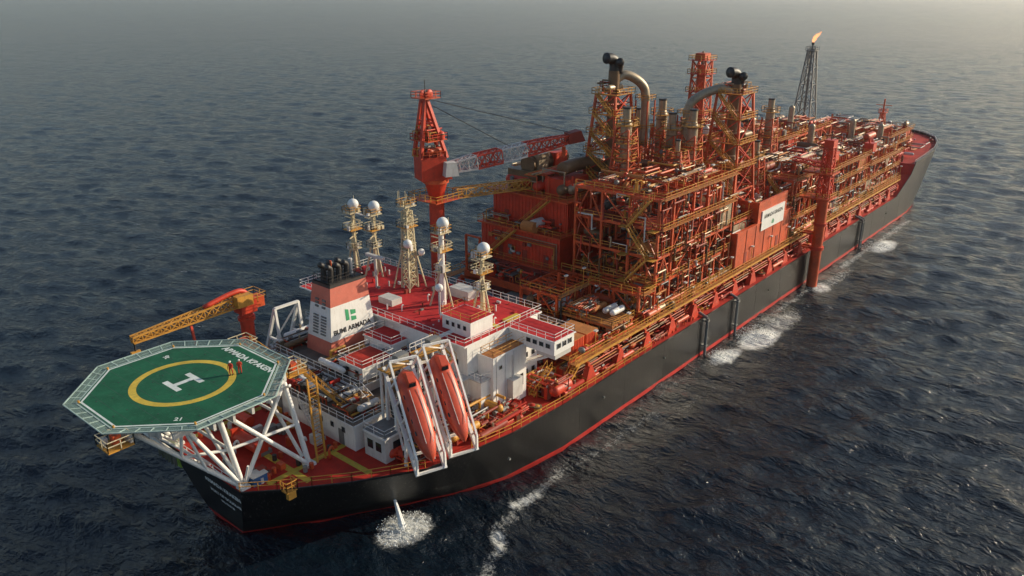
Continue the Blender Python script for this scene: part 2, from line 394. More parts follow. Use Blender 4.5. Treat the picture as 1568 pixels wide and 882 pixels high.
# ------------------------------------------------------------------ HELIDECK
HX,HY,HZ=-1.0,-.6,20.9
def octo(r,ph=22.5): return [(HX+r*math.cos(math.radians(ph+45*i)),HY+r*math.sin(math.radians(ph+45*i))) for i in range(8)]
heli=bpy.data.objects.new("helideck",None); heli.location=(HX,HY,0); COL.objects.link(heli)
b=B("deck_plate")
b.prism(octo(10.5),HZ-.45,HZ,"offwhite","green")
o1,o2=octo(10.35),octo(10.1)
for i in range(8):
    j=(i+1)%8; b.add([(*o1[i],HZ+.005),(*o1[j],HZ+.005),(*o2[j],HZ+.005),(*o2[i],HZ+.005)],[(0,1,2,3)],"hdwhite")
n=72
ri,ro=4.85,5.65
vs=[(HX+r*math.cos(2*math.pi*i/n),HY+r*math.sin(2*math.pi*i/n),HZ+.006) for r in (ri,ro) for i in range(n)]
b.add(vs,[(i,n+i,n+(i+1)%n,(i+1)%n) for i in range(n)],"hdyellow")
z=HZ+.010; cx,cy=HX,HY
for dx in (-1.35,1.35): b.add([(cx+dx-.33,cy-1.6,z),(cx+dx+.33,cy-1.6,z),(cx+dx+.33,cy+1.6,z),(cx+dx-.33,cy+1.6,z)],[(0,1,2,3)],"hdwhite")
b.add([(cx-1.02,cy-.33,z),(cx+1.02,cy-.33,z),(cx+1.02,cy+.33,z),(cx-1.02,cy+.33,z)],[(0,1,2,3)],"hdwhite")
for a in range(12):
    for rr in (3.4,7.2,8.8):
        x=HX+rr*math.cos(a*math.pi/6+.2); y=HY+rr*math.sin(a*math.pi/6+.2); b.tube((x,y,HZ),(x,y,HZ+.02),.09,"dark",6)
for k in range(-8,9,2):
    w=9.5 if abs(k)<5 else 9.5-(abs(k)-4)*1.05
    b.add([(HX+k-.02,HY-w,HZ+.003),(HX+k+.02,HY-w,HZ+.003),(HX+k+.02,HY+w,HZ+.003),(HX+k-.02,HY+w,HZ+.003)],[(0,1,2,3)],"dark")
oi,oo=octo(10.65),octo(11.9)
for i in range(8):
    j=(i+1)%8; A=Vector((*oi[i],HZ-.1));Bv=Vector((*oi[j],HZ-.1));C=Vector((*oo[i],HZ+.12));D=Vector((*oo[j],HZ+.12))
    b.beam(C,D,.12,"netframe"); b.beam(A,Bv,.16,"netframe"); b.beam(A.lerp(C,.5),Bv.lerp(D,.5),.05,"netting")
    for k in range(7): b.beam(A.lerp(Bv,k/6),C.lerp(D,k/6),.12,"netframe")
    for k in range(50): b.beam(A.lerp(Bv,k/50),C.lerp(D,k/50),.035,"netting")
    for k in range(8): b.beam(A.lerp(C,(k+.5)/8),Bv.lerp(D,(k+.5)/8),.035,"netting")
for i in range(8):
    p=octo(10.45)[i]; b.tube((*p,HZ),(*p,HZ+.25),.12,"yellow",8)
for k in range(-4,5):
    w=10.1 if abs(k)<2 else 10.1-(abs(k)-1)*1.3
    b.beam((HX+k*2.25,HY-w,HZ-.9),(HX+k*2.25,HY+w,HZ-.9),.3,"offwhite",.9)
    b.beam((HX-w,HY+k*2.25,HZ-.75),(HX+w,HY+k*2.25,HZ-.75),.3,"offwhite",.6)
for (px,py) in ((9.8,-5.5),(-11.2,-5.8),(10,5)):
    b.box(px-1.3,px+1.3,py-1.3,py+1.3,HZ-1.3,HZ-1.15,"yellow"); b.rail([(px-1.3,py-1.3,HZ-1.15),(px+1.3,py-1.3,HZ-1.15),(px+1.3,py+1.3,HZ-1.15),(px-1.3,py+1.3,HZ-1.15)],"cream",1.1,1,.08,True)
    b.box(px-.3,px+.5,py-.4,py+.4,HZ-1.1,HZ-.1,"orange"); b.box(px-1,px-.5,py+.4,py+1,HZ-1.1,HZ-.4,"offwhite")
b.stair((15.5,-7.6,13),(10.8,-5.5,HZ-1.2),.9); b.stair((17,4,13.2),(11.2,5,HZ-1.2),.9)
b.finish(heli)
b=B("support_truss")
def T(p,q,r=.26): b.tube(p,q,r,"white",10)
zt=HZ-1.3
for sy in (-1,1):
    y0=7.0*sy
    A0=(.8,y0*1.04,9); A1=(8.5,y0*1.3,9)
    tA=(-1.0,y0,zt); tB=(7.6,y0,zt); tC=(-9.0,y0*.7,zt); tD=(-5,y0,zt)
    T(A0,tA,.32);T(A1,tB,.32);T(A0,tB);T(A1,tA);T(A0,tC,.28);T(A0,tD);T(tC,tB,.3)
    mid=((-1+.8)/2,y0,(9+zt)/2); m2=((A1[0]+tB[0])/2,(A1[1]+tB[1])/2,(9+zt)/2)
    T(mid,m2,.18); T(mid,(-5.0,y0*.85,(9+zt)/2+.9),.18); T((-5.0,y0*.85,(9+zt)/2+.9),tD,.18); T((-2.6,y0*.93,12.4),tD,.16)
    T((A0[0],A0[1],9),(A0[0],A0[1]+1.6*sy,12.5),.12)
    b.box(A0[0]-.6,A0[0]+.6,A0[1]-.6,A0[1]+.6,8.9,9.3,"white"); b.box(A1[0]-.6,A1[0]+.6,A1[1]-.6,A1[1]+.6,8.9,9.3,"white")
for (xa,xb,yy) in ((.8,-1,7.2),(8.5,7.6,8.2)):
    T((xa,-yy,9.2),(xb,0,zt),.22);T((xa,yy,9.2),(xb,0,zt),.22);T((xa*.5+xb*.5,-yy,14.3),(xa*.5+xb*.5,yy,14.3),.18)
    T((xb,-yy,zt),(xa*.5+xb*.5,0,14.3),.16);T((xb,yy,zt),(xa*.5+xb*.5,0,14.3),.16)
T((-9.0,-4.9,zt),(-9.0,4.9,zt),.25);T((-5.0,-5.9,15.2),(-5.0,5.9,15.2),.2);T((.8,0,9),(-5.0,-5.9,15.2),.18);T((.8,0,9),(-5.0,5.9,15.2),.18)
b.beam((9.4,-9.5,9),(9.4,-9.0,HZ-1),.2,"yellow"); b.beam((10.6,-9.5,9),(10.6,-9.0,HZ-1),.2,"yellow")
for k in range(22): b.beam((9.4,-9.5+k*.02,9.4+k*.48),(10.6,-9.5+k*.02,9.4+k*.48),.06,"yellow")
b.finish(heli)
text("ARMADA KRAKEN",1.2,basis((HX+7.9,HY-.3,HZ+.008),(0,-1,0),(1,0,0)),"hdwhite",heli,"name_lettering_deck",.045)
text("21",.9,basis((HX-4.6,HY-7.4,HZ+.008),(.7,-.7,0),(.7,.7,0)),"hdwhite",heli,"marking_diameter",.02)
text("9t",1.0,basis((HX+2.0,HY+7.6,HZ+.008),(0,-1,0),(1,0,0)),"hdwhite",heli,"marking_weight",.02)

# ------------------------------------------------------------------ PEOPLE
def person(loc,rot,pose):
    root=bpy.data.objects.new("deck_worker",None); root.location=loc; root.rotation_euler=(0,0,rot); COL.objects.link(root)
    a=pose
    J=[(0,0,.95),(0,0,1.2),(0,0,1.42),(0,0,1.5),
       (.1,0,.92),(.13,.04*a,.5),(.14,-.02,.09),(.14,.14,.04),
       (-.1,0,.92),(-.13,-.1*a,.5),(-.14,-.14*a,.09),(-.14,.02-.14*a,.04),
       (.19,0,1.4),(.27,-.02,1.14),(.24,.16,.95),(-.19,0,1.4),(-.28,0,1.14),(-.26,.2*a,.98)]
    E=[(0,1),(1,2),(2,3),(0,4),(4,5),(5,6),(6,7),(0,8),(8,9),(9,10),(10,11),(2,12),(12,13),(13,14),(2,15),(15,16),(16,17)]
    rad=[.15,.15,.14,.07,.11,.075,.055,.05,.11,.075,.055,.05,.075,.055,.045,.075,.055,.045]
    me=bpy.data.meshes.new("body_mesh"); me.from_pydata(J,E,[]); me.materials.append(MATS["coverall"])
    ob=bpy.data.objects.new("body",me); COL.objects.link(ob); ob.parent=root
    sk=ob.modifiers.new("skin","SKIN")
    for i,r in enumerate(rad): me.skin_vertices[0].data[i].radius=(r,r)
    me.skin_vertices[0].data[0].use_root=True
    ob.modifiers.new("ss","SUBSURF").levels=1; ob.modifiers["ss"].render_levels=1
    b=B("head"); b.ball((0,0,1.63),.105,"skin",12,8,(.85,1,1.15)); b.ball((0,.105,1.62),.02,"skin",6,4); b.ball((.035,.095,1.645),.013,"dark",6,4); b.ball((-.035,.095,1.645),.013,"dark",6,4); b.box(-.03,.03,.09,.104,1.565,1.575,"redbrown")
    b.ball((0,-.005,1.69),.125,"white",12,8,(1,1.1,.8)); b.box(-.09,.09,.08,.2,1.67,1.685,"white"); b.ball((.1,0,1.62),.025,"dark",6,4); b.ball((-.1,0,1.62),.025,"dark",6,4)
    h=b.finish(); h.parent=root; 
    b=B("hands_and_boots")
    for (x,y,z,s) in ((.24,.18,.9,1),(-.26,.22*a,.93,-1)):
        b.box(x-.03,x+.03,y-.04,y+.04,z-.06,z+.04,"skin")
        for k in range(4): b.beam((x-.02*s,y-.03+k*.02,z-.05),(x-.025*s,y-.03+k*.022,z-.13+abs(k-1.5)*.01),.017,"skin")
        b.beam((x,y+.04,z),(x-.02*s,y+.075,z-.05),.02,"skin")
    for (x,y) in ((.14,.06),(-.14,-.06*a-.03)): b.box(x-.055,x+.055,y-.14,y+.15,0,.1,"dark")
    h=b.finish(); h.parent=root
person((3.4,-3.2,HZ+.005),2.2,1); person((4.3,-3.6,HZ+.005),-.6,.4)

# ------------------------------------------------------------------ ACCOMMODATION BLOCK
acc=bpy.data.objects.new("accommodation_block",None); acc.location=(39,0,8); COL.objects.link(acc)
b=B("superstructure")
def windows(b,axis,pos,a0,a1,zc,n,w=.6,h=.7,out=-1,frame="offwhite"):
    for i in range(n):
        c=a0+(a1-a0)*(i+.5)/n
        if axis=='y':
            b.box(c-w/2-.07,c+w/2+.07,min(pos,pos+out*.05),max(pos,pos+out*.05),zc-h/2-.07,zc+h/2+.07,frame)
            b.box(c-w/2,c+w/2,min(pos,pos+out*.08),max(pos,pos+out*.08),zc-h/2,zc+h/2,"window")
        else:
            b.box(min(pos,pos+out*.05),max(pos,pos+out*.05),c-w/2-.07,c+w/2+.07,zc-h/2-.07,zc+h/2+.07,frame)
            b.box(min(pos,pos+out*.08),max(pos,pos+out*.08),c-w/2,c+w/2,zc-h/2,zc+h/2,"window")
def deckedge(b,x0,x1,y0,y1,z,top="roofred",rail="white",ov=.5,lip="white"):
    b.box(x0-ov,x1+ov,y0-ov,y1+ov,z-.22,z,lip); b.box(x0-ov+.12,x1+ov-.12,y0-ov+.12,y1+ov-.12,z,z+.02,top)
    if rail: b.rail([(x0-ov+.1,y0-ov+.1,z),(x1+ov-.1,y0-ov+.1,z),(x1+ov-.1,y1+ov-.1,z),(x0-ov+.1,y1+ov-.1,z)],rail,1.05,1.5,.06,True)
b.box(31,46,-14,19,7.9,17.8,"white")
b.box(33,40,-16.8,-14,7.9,16.3,"white")
deckedge(b,33,40,-16.8,-14.6,16.3,"tan","yellow",.1)
deckedge(b,31,46.5,-13.5,21.5,18,"roofred","white",.5)
b.box(39.5,44,-22,-14,15.9,17.9,"white"); b.box(39.3,44.2,-22.2,-14,17.9,18.025,"white"); b.box(39.5,44,-22,-14,18.025,18.045,"roofred")
b.box(40,43.6,-21.8,-18.6,15.1,15.9,"offwhite"); b.rail([(39.5,-14.3,18.04),(39.5,-22,18.04),(44,-22,18.04),(44,-14.3,18.04)],"white",1,1.3,.06)
windows(b,'y',-22,39.9,43.6,17.1,3,.8,.7,-1); windows(b,'x',39.5,-21.5,-17,17.1,4,.7,.6,-1)
for x in (40.2,43.2): b.beam((x,-20.5,15.2),(x,-14,11.5),.3,"white")
for z in (10.7,13.5): 
    b.box(30.2,46,-14.0,19,z,z+.15,"offwhite"); b.box(29.4,31,-14.5,19.5,z-.05,z+.12,"offwhite"); b.rail([(29.5,-14.4,z+.12),(29.5,19.4,z+.12)],"white",1.05,1.5,.06)
for z in (9.6,12.3,15.2):
    windows(b,'x',31,-13,18.5,z,16,.65,.75,-1); windows(b,'y',-14,41,45.8,z,3,.65,.75,-1)
windows(b,'x',33,-16.3,-14.5,12,1); windows(b,'y',-16.8,33.8,35.2,14.5,1,.5,.5); windows(b,'y',-16.8,38,39.6,11,1,.9,1.8)
b.box(35.8,37.9,-17.9,-16.8,9.5,12.3,"offwhite"); b.stair((40.3,-17.5,8),(44.5,-17.5,11),.9)
b.box(31.2,33,-16.2,-14,7.9,13.2,"white"); b.box(31,33,-16.4,-14,13.2,13.35,"offwhite"); b.rail([(31.1,-14,13.35),(31.1,-16.3,13.35),(33,-16.3,13.35)],"white",1.05,1,.06)
for x in (33.6,35.4,37.2): b.box(x,x+.1,-16.86,-16.8,8,16.1,"offwhite")
b.tube((36.4,-17.3,8),(36.4,-17.3,15.8),.12,"offwhite",8)
b.box(33,37.5,-12.8,-7.5,18.02,20.2,"white"); deckedge(b,33,37.5,-12.8,-7.5,20.3,"roofred","yellow",.15); windows(b,'x',33,-12.3,-8,19.3,4,.5,.6)
b.box(30.6,33.2,-9.5,-4,15.5,18.1,"white"); b.box(34,36,4,7,18.02,19.0,"offwhite"); b.box(43,45.5,-3,1,18.02,19.4,"offwhite"); b.box(36,37,13,15,18.02,18.9,"offwhite")
b.box(40.5,43.5,-12.9,-12.0,18.02,18.3,"hdyellow"); b.box(38,39,-13.2,-8,18.03,18.06,"hdyellow")
for k in range(70):
    x=R.uniform(32,46);y=R.uniform(-12,20); t=R.random()
    if t<.35: b.tube((x,y,18),(x,y,18.02+R.uniform(.4,1)),.12,R.choice(["white","offwhite","redbrown"]),8)
    elif t<.65: b.box(x,x+R.uniform(.2,.7),y,y+R.uniform(.2,.7),18.02,18.02+R.uniform(.2,.8),R.choice(["offwhite","redbrown","grey","roofred"]))
    elif t<.8: b.curve([(x,y,18),(x,y,18.8),(x+.2,y,19),(x+.4,y,18.8)],.09,"white",7,3)
    else: b.beam((x,y,18.1),(x+R.uniform(-3,3),y,18.1),.1,"redbrown")
for y in (-5,2,9,16): b.box(31.5,46.3,y,y+.06,18.022,18.05,"redbrown")
b.stair((28.3,-12,13.6),(28.3,-8,16),.9,"yellow"); b.stair((29.5,-13,16),(29.5,-9,18.1),.9,"yellow")
b.finish(acc,bevel=.03)

b=B("aft_deckhouse")
b.box(14,31,-11,13,8.9,12.6,"white"); deckedge(b,14,31,-11,13,12.7,"deckgrey","white",.5)
b.box(19,31,-6,12,12.72,14.0,"white"); deckedge(b,19,31,-6,12,14.1,"deckgrey","white",.3)
b.box(27,30.8,-3.5,2.2,14.12,16.4,"white"); deckedge(b,27,30.8,-3.5,2.2,16.5,"roofred","white",.15)
b.box(20.3,25.6,-5.4,-.6,14.12,15.9,"white"); deckedge(b,20.3,25.6,-5.4,-.6,16.0,"reddeck","white",.15)
b.box(30,36,-9,-2,15.8,18.3,"white"); b.box(30,36,-9,-2,18.3,18.33,"roofred")
windows(b,'x',14,-10,12,11.2,10,.6,.7); windows(b,'y',-11,15,28,11.1,6,.6,.7); windows(b,'x',19,-5,11,13.4,6,.6,.6); windows(b,'x',20.3,-5.2,-1.5,15.1,2,.6,.6)
b.box(13.93,14,-8.9,-7.9,9,11.1,"grey"); b.box(13.93,14,4,5,9,11.1,"grey")
b.box(14.5,18.5,-16,-12.2,8.9,12.2,"offwhite"); deckedge(b,14.5,18.5,-16,-12.2,12.3,"grey","white",.1); windows(b,'x',14.5,-15.6,-12.6,10.8,2,1.0,1.2)
windows(b,'y',-16,15,18,10.8,1,1.6,1.3)
for k in range(4):
    y=-12.3-k*.9
    b.curve([(19.4+k*.25,y,15),(19.2+k*.25,y,12.6),(18.9+k*.25,y-1.8,11.2),(18.9+k*.25,y-2.4,9.2)],.34,"dark",10,4)
    b.tube((19.3+k*.25,y,12.6),(19.3+k*.25,y,12.9),.42,"grey",10)
b.tube((22.5,-8,12.7),(22.5,-8,16.4),.8,"brown",14); b.tube((22.5,-8,16.4),(22.5,-8,16.8),1.0,"dark",14)
for (x,y) in ((16,2),(16.5,7),(17,-3),(27.5,-8.5)):
    b.box(x,x+1.4,y,y+2,12.72,14.2,R.choice(["offwhite","grey","white"])); b.tube((x+.7,y+1,14.2),(x+.7,y+1,14.5),.45,"dark",12)
b.stair((12.8,-6,9),(13.6,-1,12.7),.9,"offwhite"); b.stair((18.4,-9.5,12.7),(18.6,-6.2,14.1),.9,"white")
cp=["offwhite","white","grey","dark","redbrown","yellow","offwhite","brown","reddeck"]
clutter(b,14.5,19,-10,12,12.72,14.8,46,cp,seed=11)
clutter(b,19.5,31,-5.5,3,14.12,15.8,50,cp,seed=16); clutter(b,19,31,9.5,13,14.12,15.8,26,cp,seed=17)
clutter(b,24,30.5,-10.5,-6.3,12.72,15.5,34,cp,seed=12)
clutter(b,15,34,-19,-12,8.7,11,60,["grey","dark","yellow","orangered","redbrown","redbrown","offwhite"],seed=13)
clutter(b,15,34,13.5,19,8.7,13,50,["offwhite","white","grey","yellow","orangered"],seed=14)
clutter(b,41,46,-21,-15,7.6,10.5,30,["orangered","yellow","redbrown","offwhite"],seed=15)
clutter(b,25,40,-21,-17.5,8.0,9.6,28,["orangered","redbrown","reddeck","yellow","orange"],seed=19)
b.rail([(31,-20.5,8),(31,-15,8),(24,-13,8.5)],"white",1.1)
b.finish(acc,bevel=.03)

# ------------------------------------------------------------------ FUNNEL
fun=bpy.data.objects.new("funnel",None); fun.location=(26,6,14); COL.objects.link(fun)
b=B("casing")
FZ=13.2;FH=11.0
def ring(t):
    x0=22.0+1.5*t;x1=30.6-.9*t;y0=3.4+1.0*t;y1=9.2-.9*t;z=FZ+FH*t
    return [(x0,y0,z),(x1,y0,z),(x1,y1,z),(x0,y1,z)]
segs=[(0,.28,"salmon"),(.28,.72,"white"),(.72,.96,"salmon"),(.96,1.0,"dark")]
for a,c,m in segs: b.frustum(ring(a),ring(c),m,False)
b.box(23.8,29.4,4.8,8.0,23.9,24.25,"dark")
for x in (24.6,26,27.4):
    for y in (5.7,7.2):
        b.tube((x,y,24.2),(x+.15,y,25.8),.42,"dark",12); b.curve([(x+.15,y,25.5),(x+.1,y,26.1),(x-.5,y,26.5)],.4,"dark",10,3)
b.tube((28.5,6,24.2),(28.5,6,26.6),.3,"offwhite",10); b.tube((25.5,6.5,24),(25.5,6.5,26.9),.12,"orange",8)
b.rail([(23.6,4.7,24.25),(29.6,4.7,24.25),(29.6,8.1,24.25),(23.6,8.1,24.25)],"dark",1,1.4,.06,True)
def fx(z): return 22+1.5*((z-FZ)/FH)
for j in range(7):
    z=16.9+j*.42; x=fx(z)-.06
    b.box(x-.05,x+.3,4.9,6.0,z,z+.2,"grey"); b.box(x-.05,x+.3,6.6,7.7,z,z+.2,"grey")
for j in range(3):
    z=20.7+j*.5; x=fx(z)-.06; b.box(x-.05,x+.3,5.2,5.9,z,z+.28,"grey"); b.box(x-.05,x+.3,6.7,7.4,z,z+.28,"grey")
b.finish(fun)
sd=Vector((0,1.0,FH)).normalized()
def onf(x,z): t=(z-FZ)/FH; return (x,3.4+1.0*t-.03,z)
text("BUMI ARMADA",.98,basis(onf(26.3,17.4),(1,0,0),sd),"dark",fun,"lettering",.03)
b=B("logo_panel")
for k,(dx,dz,w,h) in enumerate(((-.8,0,.6,1.7),(.1,.65,.9,.75),(.1,-.25,.9,.7))):
    p=onf(26.2+dx,18.6+dz); q=onf(26.2+dx,18.6+dz+h); b.add([p,(p[0]+w,p[1],p[2]),(q[0]+w,q[1],q[2]-.2),(q[0],q[1],q[2])],[(0,1,2,3)],"logo_green")
b.finish(fun)

# ------------------------------------------------------------------ LIFEBOATS
def lifeboat(top,bot):
    root=bpy.data.objects.new("freefall_lifeboat",None); top=Vector(top);bot=Vector(bot)
    d=(bot-top).normalized(); side=d.cross(Vector((0,0,1))).normalized(); up=side.cross(d).normalized()
    root.location=bot; COL.objects.link(root)
    L=(bot-top).length
    def P(u,s,h): return top+d*u+side*s+up*h
    b=B("boat_hull")
    prof=[(1.0,.25,.3),(1.6,1.0,.8),(3,1.32,1.15),(5,1.4,1.25),(7.5,1.4,1.25),(9.5,1.25,1.15),(11,.85,.85),(12,.45,.5),(12.5,.08,.1)]
    n=16; vs=[]
    for (u,w,h) in prof:
        for k in range(n):
            a=2*math.pi*k/n; c,s_=math.cos(a),math.sin(a)
            ww=w*(abs(c)**.8)*(1 if c>0 else -1); hh=h*(abs(s_)**.8)*(1 if s_>0 else -1)
            if s_<0: hh*=1.05
            vs.append(P(u,ww,1.75+hh))
    b.add(vs,[(i*n+j,i*n+(j+1)%n,(i+1)*n+(j+1)%n,(i+1)*n+j) for i in range(len(prof)-1) for j in range(n)]+[tuple(range(n))[::-1]],"lifeboat",True)
    b.frustum([P(1.6,-.6,2.5),P(3.6,-.6,2.8),P(3.6,.6,2.8),P(1.6,.6,2.5)],[P(1.9,-.45,3.55),P(3.2,-.45,3.55),P(3.2,.45,3.55),P(1.9,.45,3.55)],"lifeboat")
    b.frustum([P(3.42,-.4,3.0),P(3.62,-.4,3.0),P(3.62,.4,3.0),P(3.42,.4,3.0)],[P(3.15,-.38,3.4),P(3.3,-.38,3.4),P(3.3,.38,3.4),P(3.15,.38,3.4)],"window")
    for s in (-1,1):
        pts=[P(u,s*(w+.03),1.75) for u,w,h in prof[1:-1]]
        for a,c in zip(pts[:-1],pts[1:]): b.beam(a,c,.10,"salmon")
        for u in (4.5,6,7.5,9): b.beam(P(u-.25,s*1.18,2.45),P(u+.25,s*1.18,2.45),.1,"window",.25)
        b.beam(P(3.9,s*.5,3.05),P(10.5,s*.45,2.85),.06,"offwhite")
    b.finish(root)
    b=B("launch_frame")
    for s in (-1,1):
        b.beam(P(-.4,s*1.75,.2),P(L+.6,s*1.75,.2),.38,"white",.5)
        b.beam(P(0,s*1.75,3.0),P(L-1,s*1.75,1.6),.24,"white",.28)
        for k in range(6):
            u=.2+k*(L-1.6)/5; h=3.0-(1.4*k/5); b.beam(P(u,s*1.75,.2),P(u,s*1.75,h),.2,"white")
        b.beam(P(L-1,s*1.75,1.6),P(L+.4,s*1.75,.3),.26,"white")
        for u in (1,5,9):
            p=P(u,s*1.75,0); 
            if p.z>9.2: b.beam(p,(p.x,p.y+.2,8.8),.35,"white")
        b.beam(P(1,s*1.75,0),(P(9,s*1.75,0).x,P(9,s*1.75,0).y,8.8),.22,"white")
    for u,h in ((0,3.0),(L+.4,.25),(L-2,.1),(4,.1),(8,.1),(1.2,.1)): b.beam(P(u,-1.75,h),P(u,1.75,h),.28,"white")
    b.beam(P(0,-1.75,.2),P(0,1.75,3.0),.15,"white"); b.box(P(0,0,2).x-.9,P(0,0,2).x+.9,P(0,0,2).y-.4,P(0,0,2).y+.6,P(0,0,2).z+.5,P(0,0,2).z+1.1,"grey")
    p=P(-.5,0,1); b.box(p.x-2,p.x+2,p.y-.4,p.y+1.6,p.z-.9,p.z-.75,"yellow"); b.rail([(p.x-2,p.y+1.6,p.z-.75),(p.x+2,p.y+1.6,p.z-.75)],"white",1.1,1,.06)
    for s in (-1.7,1.7): b.beam((p.x+s,p.y+1.4,p.z-.8),(p.x+s,p.y+1.4,8.9),.25,"white")
    b.finish(root)
lifeboat((19.8,-12.9,18.7),(16.6,-21.3,9.6)); lifeboat((25.0,-13.1,19.1),(21.9,-21.5,9.6))

# ------------------------------------------------------------------ MASTS
def mast(x,y,z0,z1,kind):
    b=B("communication_mast"); m="cream"
    h=z1-z0
    if kind=="tripod":
        for a in (0.5,2.6,4.7): b.tube((x+1.7*math.cos(a),y+1.7*math.sin(a),z0),(x+.2*math.cos(a),y+.2*math.sin(a),z0+h*.6),.16,m,8)
        b.tube((x,y,z0),(x,y,z1-.6),.32,m,10,.24)
    elif kind=="lattice":
        b.lattice((x,y,z0),(x,y,z1-1.5),1.8,1.1,9,m,.2,.11); b.tube((x,y,z0),(x,y,z1-1),.35,m,10)
        for sx,sy in ((-1,-1),(1,-1),(1,1),(-1,1)): b.beam((x+sx*1.8,y+sy*1.8,z0),(x+sx*.6,y+sy*.6,z0+h*.5),.18,m)
        b.ball((x-1.2,y-1.2,z0+h*.55),.7,"paint_white",14,9); b.beam((x-1.2,y-1.2,z0+h*.5),(x,y,z0+h*.5),.15,m)
        b.ball((x+1.2,y-1.6,z0+h*.42),.55,"paint_white",14,9); b.beam((x+1.2,y-1.6,z0+h*.38),(x,y,z0+h*.38),.15,m)
    else:
        b.tube((x,y,z0),(x,y,z1-.6),.5,"white",12,.38)
        for a in (0.5,2.6,4.7): b.tube((x+2*math.cos(a),y+2*math.sin(a),z0),(x,y,z0+h*.55),.15,m,8)
    for f,w in ((.45,1.0),(.72,1.3),(.95,1.2)):
        z=z0+h*f; b.box(x-w,x+w,y-w*.8,y+w*.8,z-.1,z+.06,m if f!=.72 else "yellow")
        b.rail([(x-w,y-w*.8,z),(x+w,y-w*.8,z),(x+w,y+w*.8,z),(x-w,y+w*.8,z)],m if f<.9 else "yellow",1.0,.9,.07,True)
        for k in range(5):
            px=x+R.uniform(-w,w);py=y+R.uniform(-w,w)*.8; b.box(px-.22,px+.22,py-.22,py+.22,z,z+R.uniform(.3,1.1),R.choice(["cream","grey","white","offwhite"]))
    for k in range(5):
        px=x+R.uniform(-1.2,1.2);py=y+R.uniform(-1,1); b.tube((px,py,z1-1),(px,py,z1+R.uniform(.5,1.8)),.045,m,5)
    b.beam((x-1.6,y-1,z0+h*.62),(x+1.6,y+1,z0+h*.62),.14,m); b.beam((x,y-2,z0+h*.86),(x,y+2,z0+h*.86),.14,m)
    if kind in("dome","tripod"):
        b.ball((x+.2,y-.2,z1+.7),.9,"paint_white",18,12); b.tube((x+.2,y-.2,z1-.4),(x+.2,y-.2,z1+.1),.5,"paint_white",12)
    b.beam((x+.45,y,z0),(x+.45,y,z1-1),.08,m)
    for k in range(int(h/.5)): b.beam((x+.45,y-.2,z0+k*.5),(x+.45,y+.2,z0+k*.5),.05,m)
    b.finish(origin=(x,y,z0))
mast(42,22,16,28.4,"tripod"); mast(42,16.8,18.02,28.9,"tripod"); mast(41.5,8.1,18.02,32.0,"lattice"); mast(39.8,-.9,18.02,29.8,"dome"); mast(39.8,-8.8,18.02,27.6,"tripod")
b=B("radar_antenna"); 
b.tube((38,12,18),(38,12,23),.2,"offwhite",8); b.box(37.7,38.3,10,14,23,23.4,"offwhite"); b.tube((44,4,18),(44,4,24.5),.18,"offwhite",8); b.box(43.8,44.2,2.6,5.4,24.5,24.8,"white"); b.tube((36,-4,18),(36,-4,22),.15,"offwhite",8); b.ball((36,-4,22.4),.6,"paint_white",14,8)
b.box(41.8,42.2,17.5,21.5,27.6,27.8,"offwhite")
b.finish()

# ------------------------------------------------------------------ PROVISION CRANE
b=B("provision_crane")
b.tube((17,15.5,9),(17,15.5,20),.95,"orangered",16); b.box(15.8,18.2,14.4,16.6,19.6,21.2,"orangered"); b.tube((17,15.5,18.4),(17,15.5,18.9),1.2,"orangered",16)
b.lattice((16.8,15.5,21.6),(1.2,16.2,20.4),1.5,.8,13,"yellow",.2,.11)
b.curve([(18,15.5,20.8),(17,15.5,22.6),(15,15.5,22.8),(11,15.6,22)],.35,"orangered",10,5)
b.box(15,17.4,13.8,14.9,21,22.6,"yellow"); b.box(18,19.6,14.6,16.4,20,21.5,"orange"); b.rail([(15.5,14,21.2),(19.5,14,21.2),(19.5,17,21.2),(15.5,17,21.2)],"yellow",1.1,1.2,.07,True)
b.tube((1.4,16.2,20),(1.4,16.2,18.6),.12,"dark",6); b.beam((.8,16.2,18.6),(2,16.2,18.6),.4,"yellow")
b.beam((9,13.5,9),(9,16,20.2),.3,"orangered")
b.finish(origin=(17,15.5,9))
b=B("davit_frame")
for x in (21,25): 
    b.beam((x,19,9),(x,14.5,19),.4,"white"); b.beam((x,13.5,9),(x,14.5,19),.35,"white"); b.beam((x,16.9,14),(x,13.9,14),.3,"white")
b.beam((21,14.5,19),(25,14.5,19),.35,"white"); b.beam((21,19,9.5),(25,14.5,19),.25,"white")
b.finish()

# ------------------------------------------------------------------ MAIN PEDESTAL CRANE
b=B("pedestal_crane"); cx,cy=58,18.4
b.tube((cx,cy,7.4),(cx,cy,28),1.35,"orangered",20); b.tube((cx,cy,28),(cx,cy,30.5),1.35,"orangered",20,2.0); b.tube((cx,cy,30.5),(cx,cy,31.2),2.3,"orange",20)
b.box(cx-3.4,cx+3.4,cy-3.4,cy+3.4,27.6,27.75,"orange"); b.rail([(cx-3.4,cy-3.4,27.75),(cx+3.4,cy-3.4,27.75),(cx+3.4,cy+3.4,27.75),(cx-3.4,cy+3.4,27.75)],"yellow",1.1,1.3,.09,True)
bd=Vector((23,-10.5,0)).normalized(); sd_=Vector((-bd.y,bd.x,0))
def C(u,s,z): p=Vector((cx,cy,0))+bd*u+sd_*s; return (p.x,p.y,z)
b.frustum([C(-3.2,-2,31.2),C(2.4,-2,31.2),C(2.4,2,31.2),C(-3.2,2,31.2)],[C(-3.2,-2,35.2),C(1.2,-2,35.2),C(1.2,2,35.2),C(-3.2,2,35.2)],"orangered")
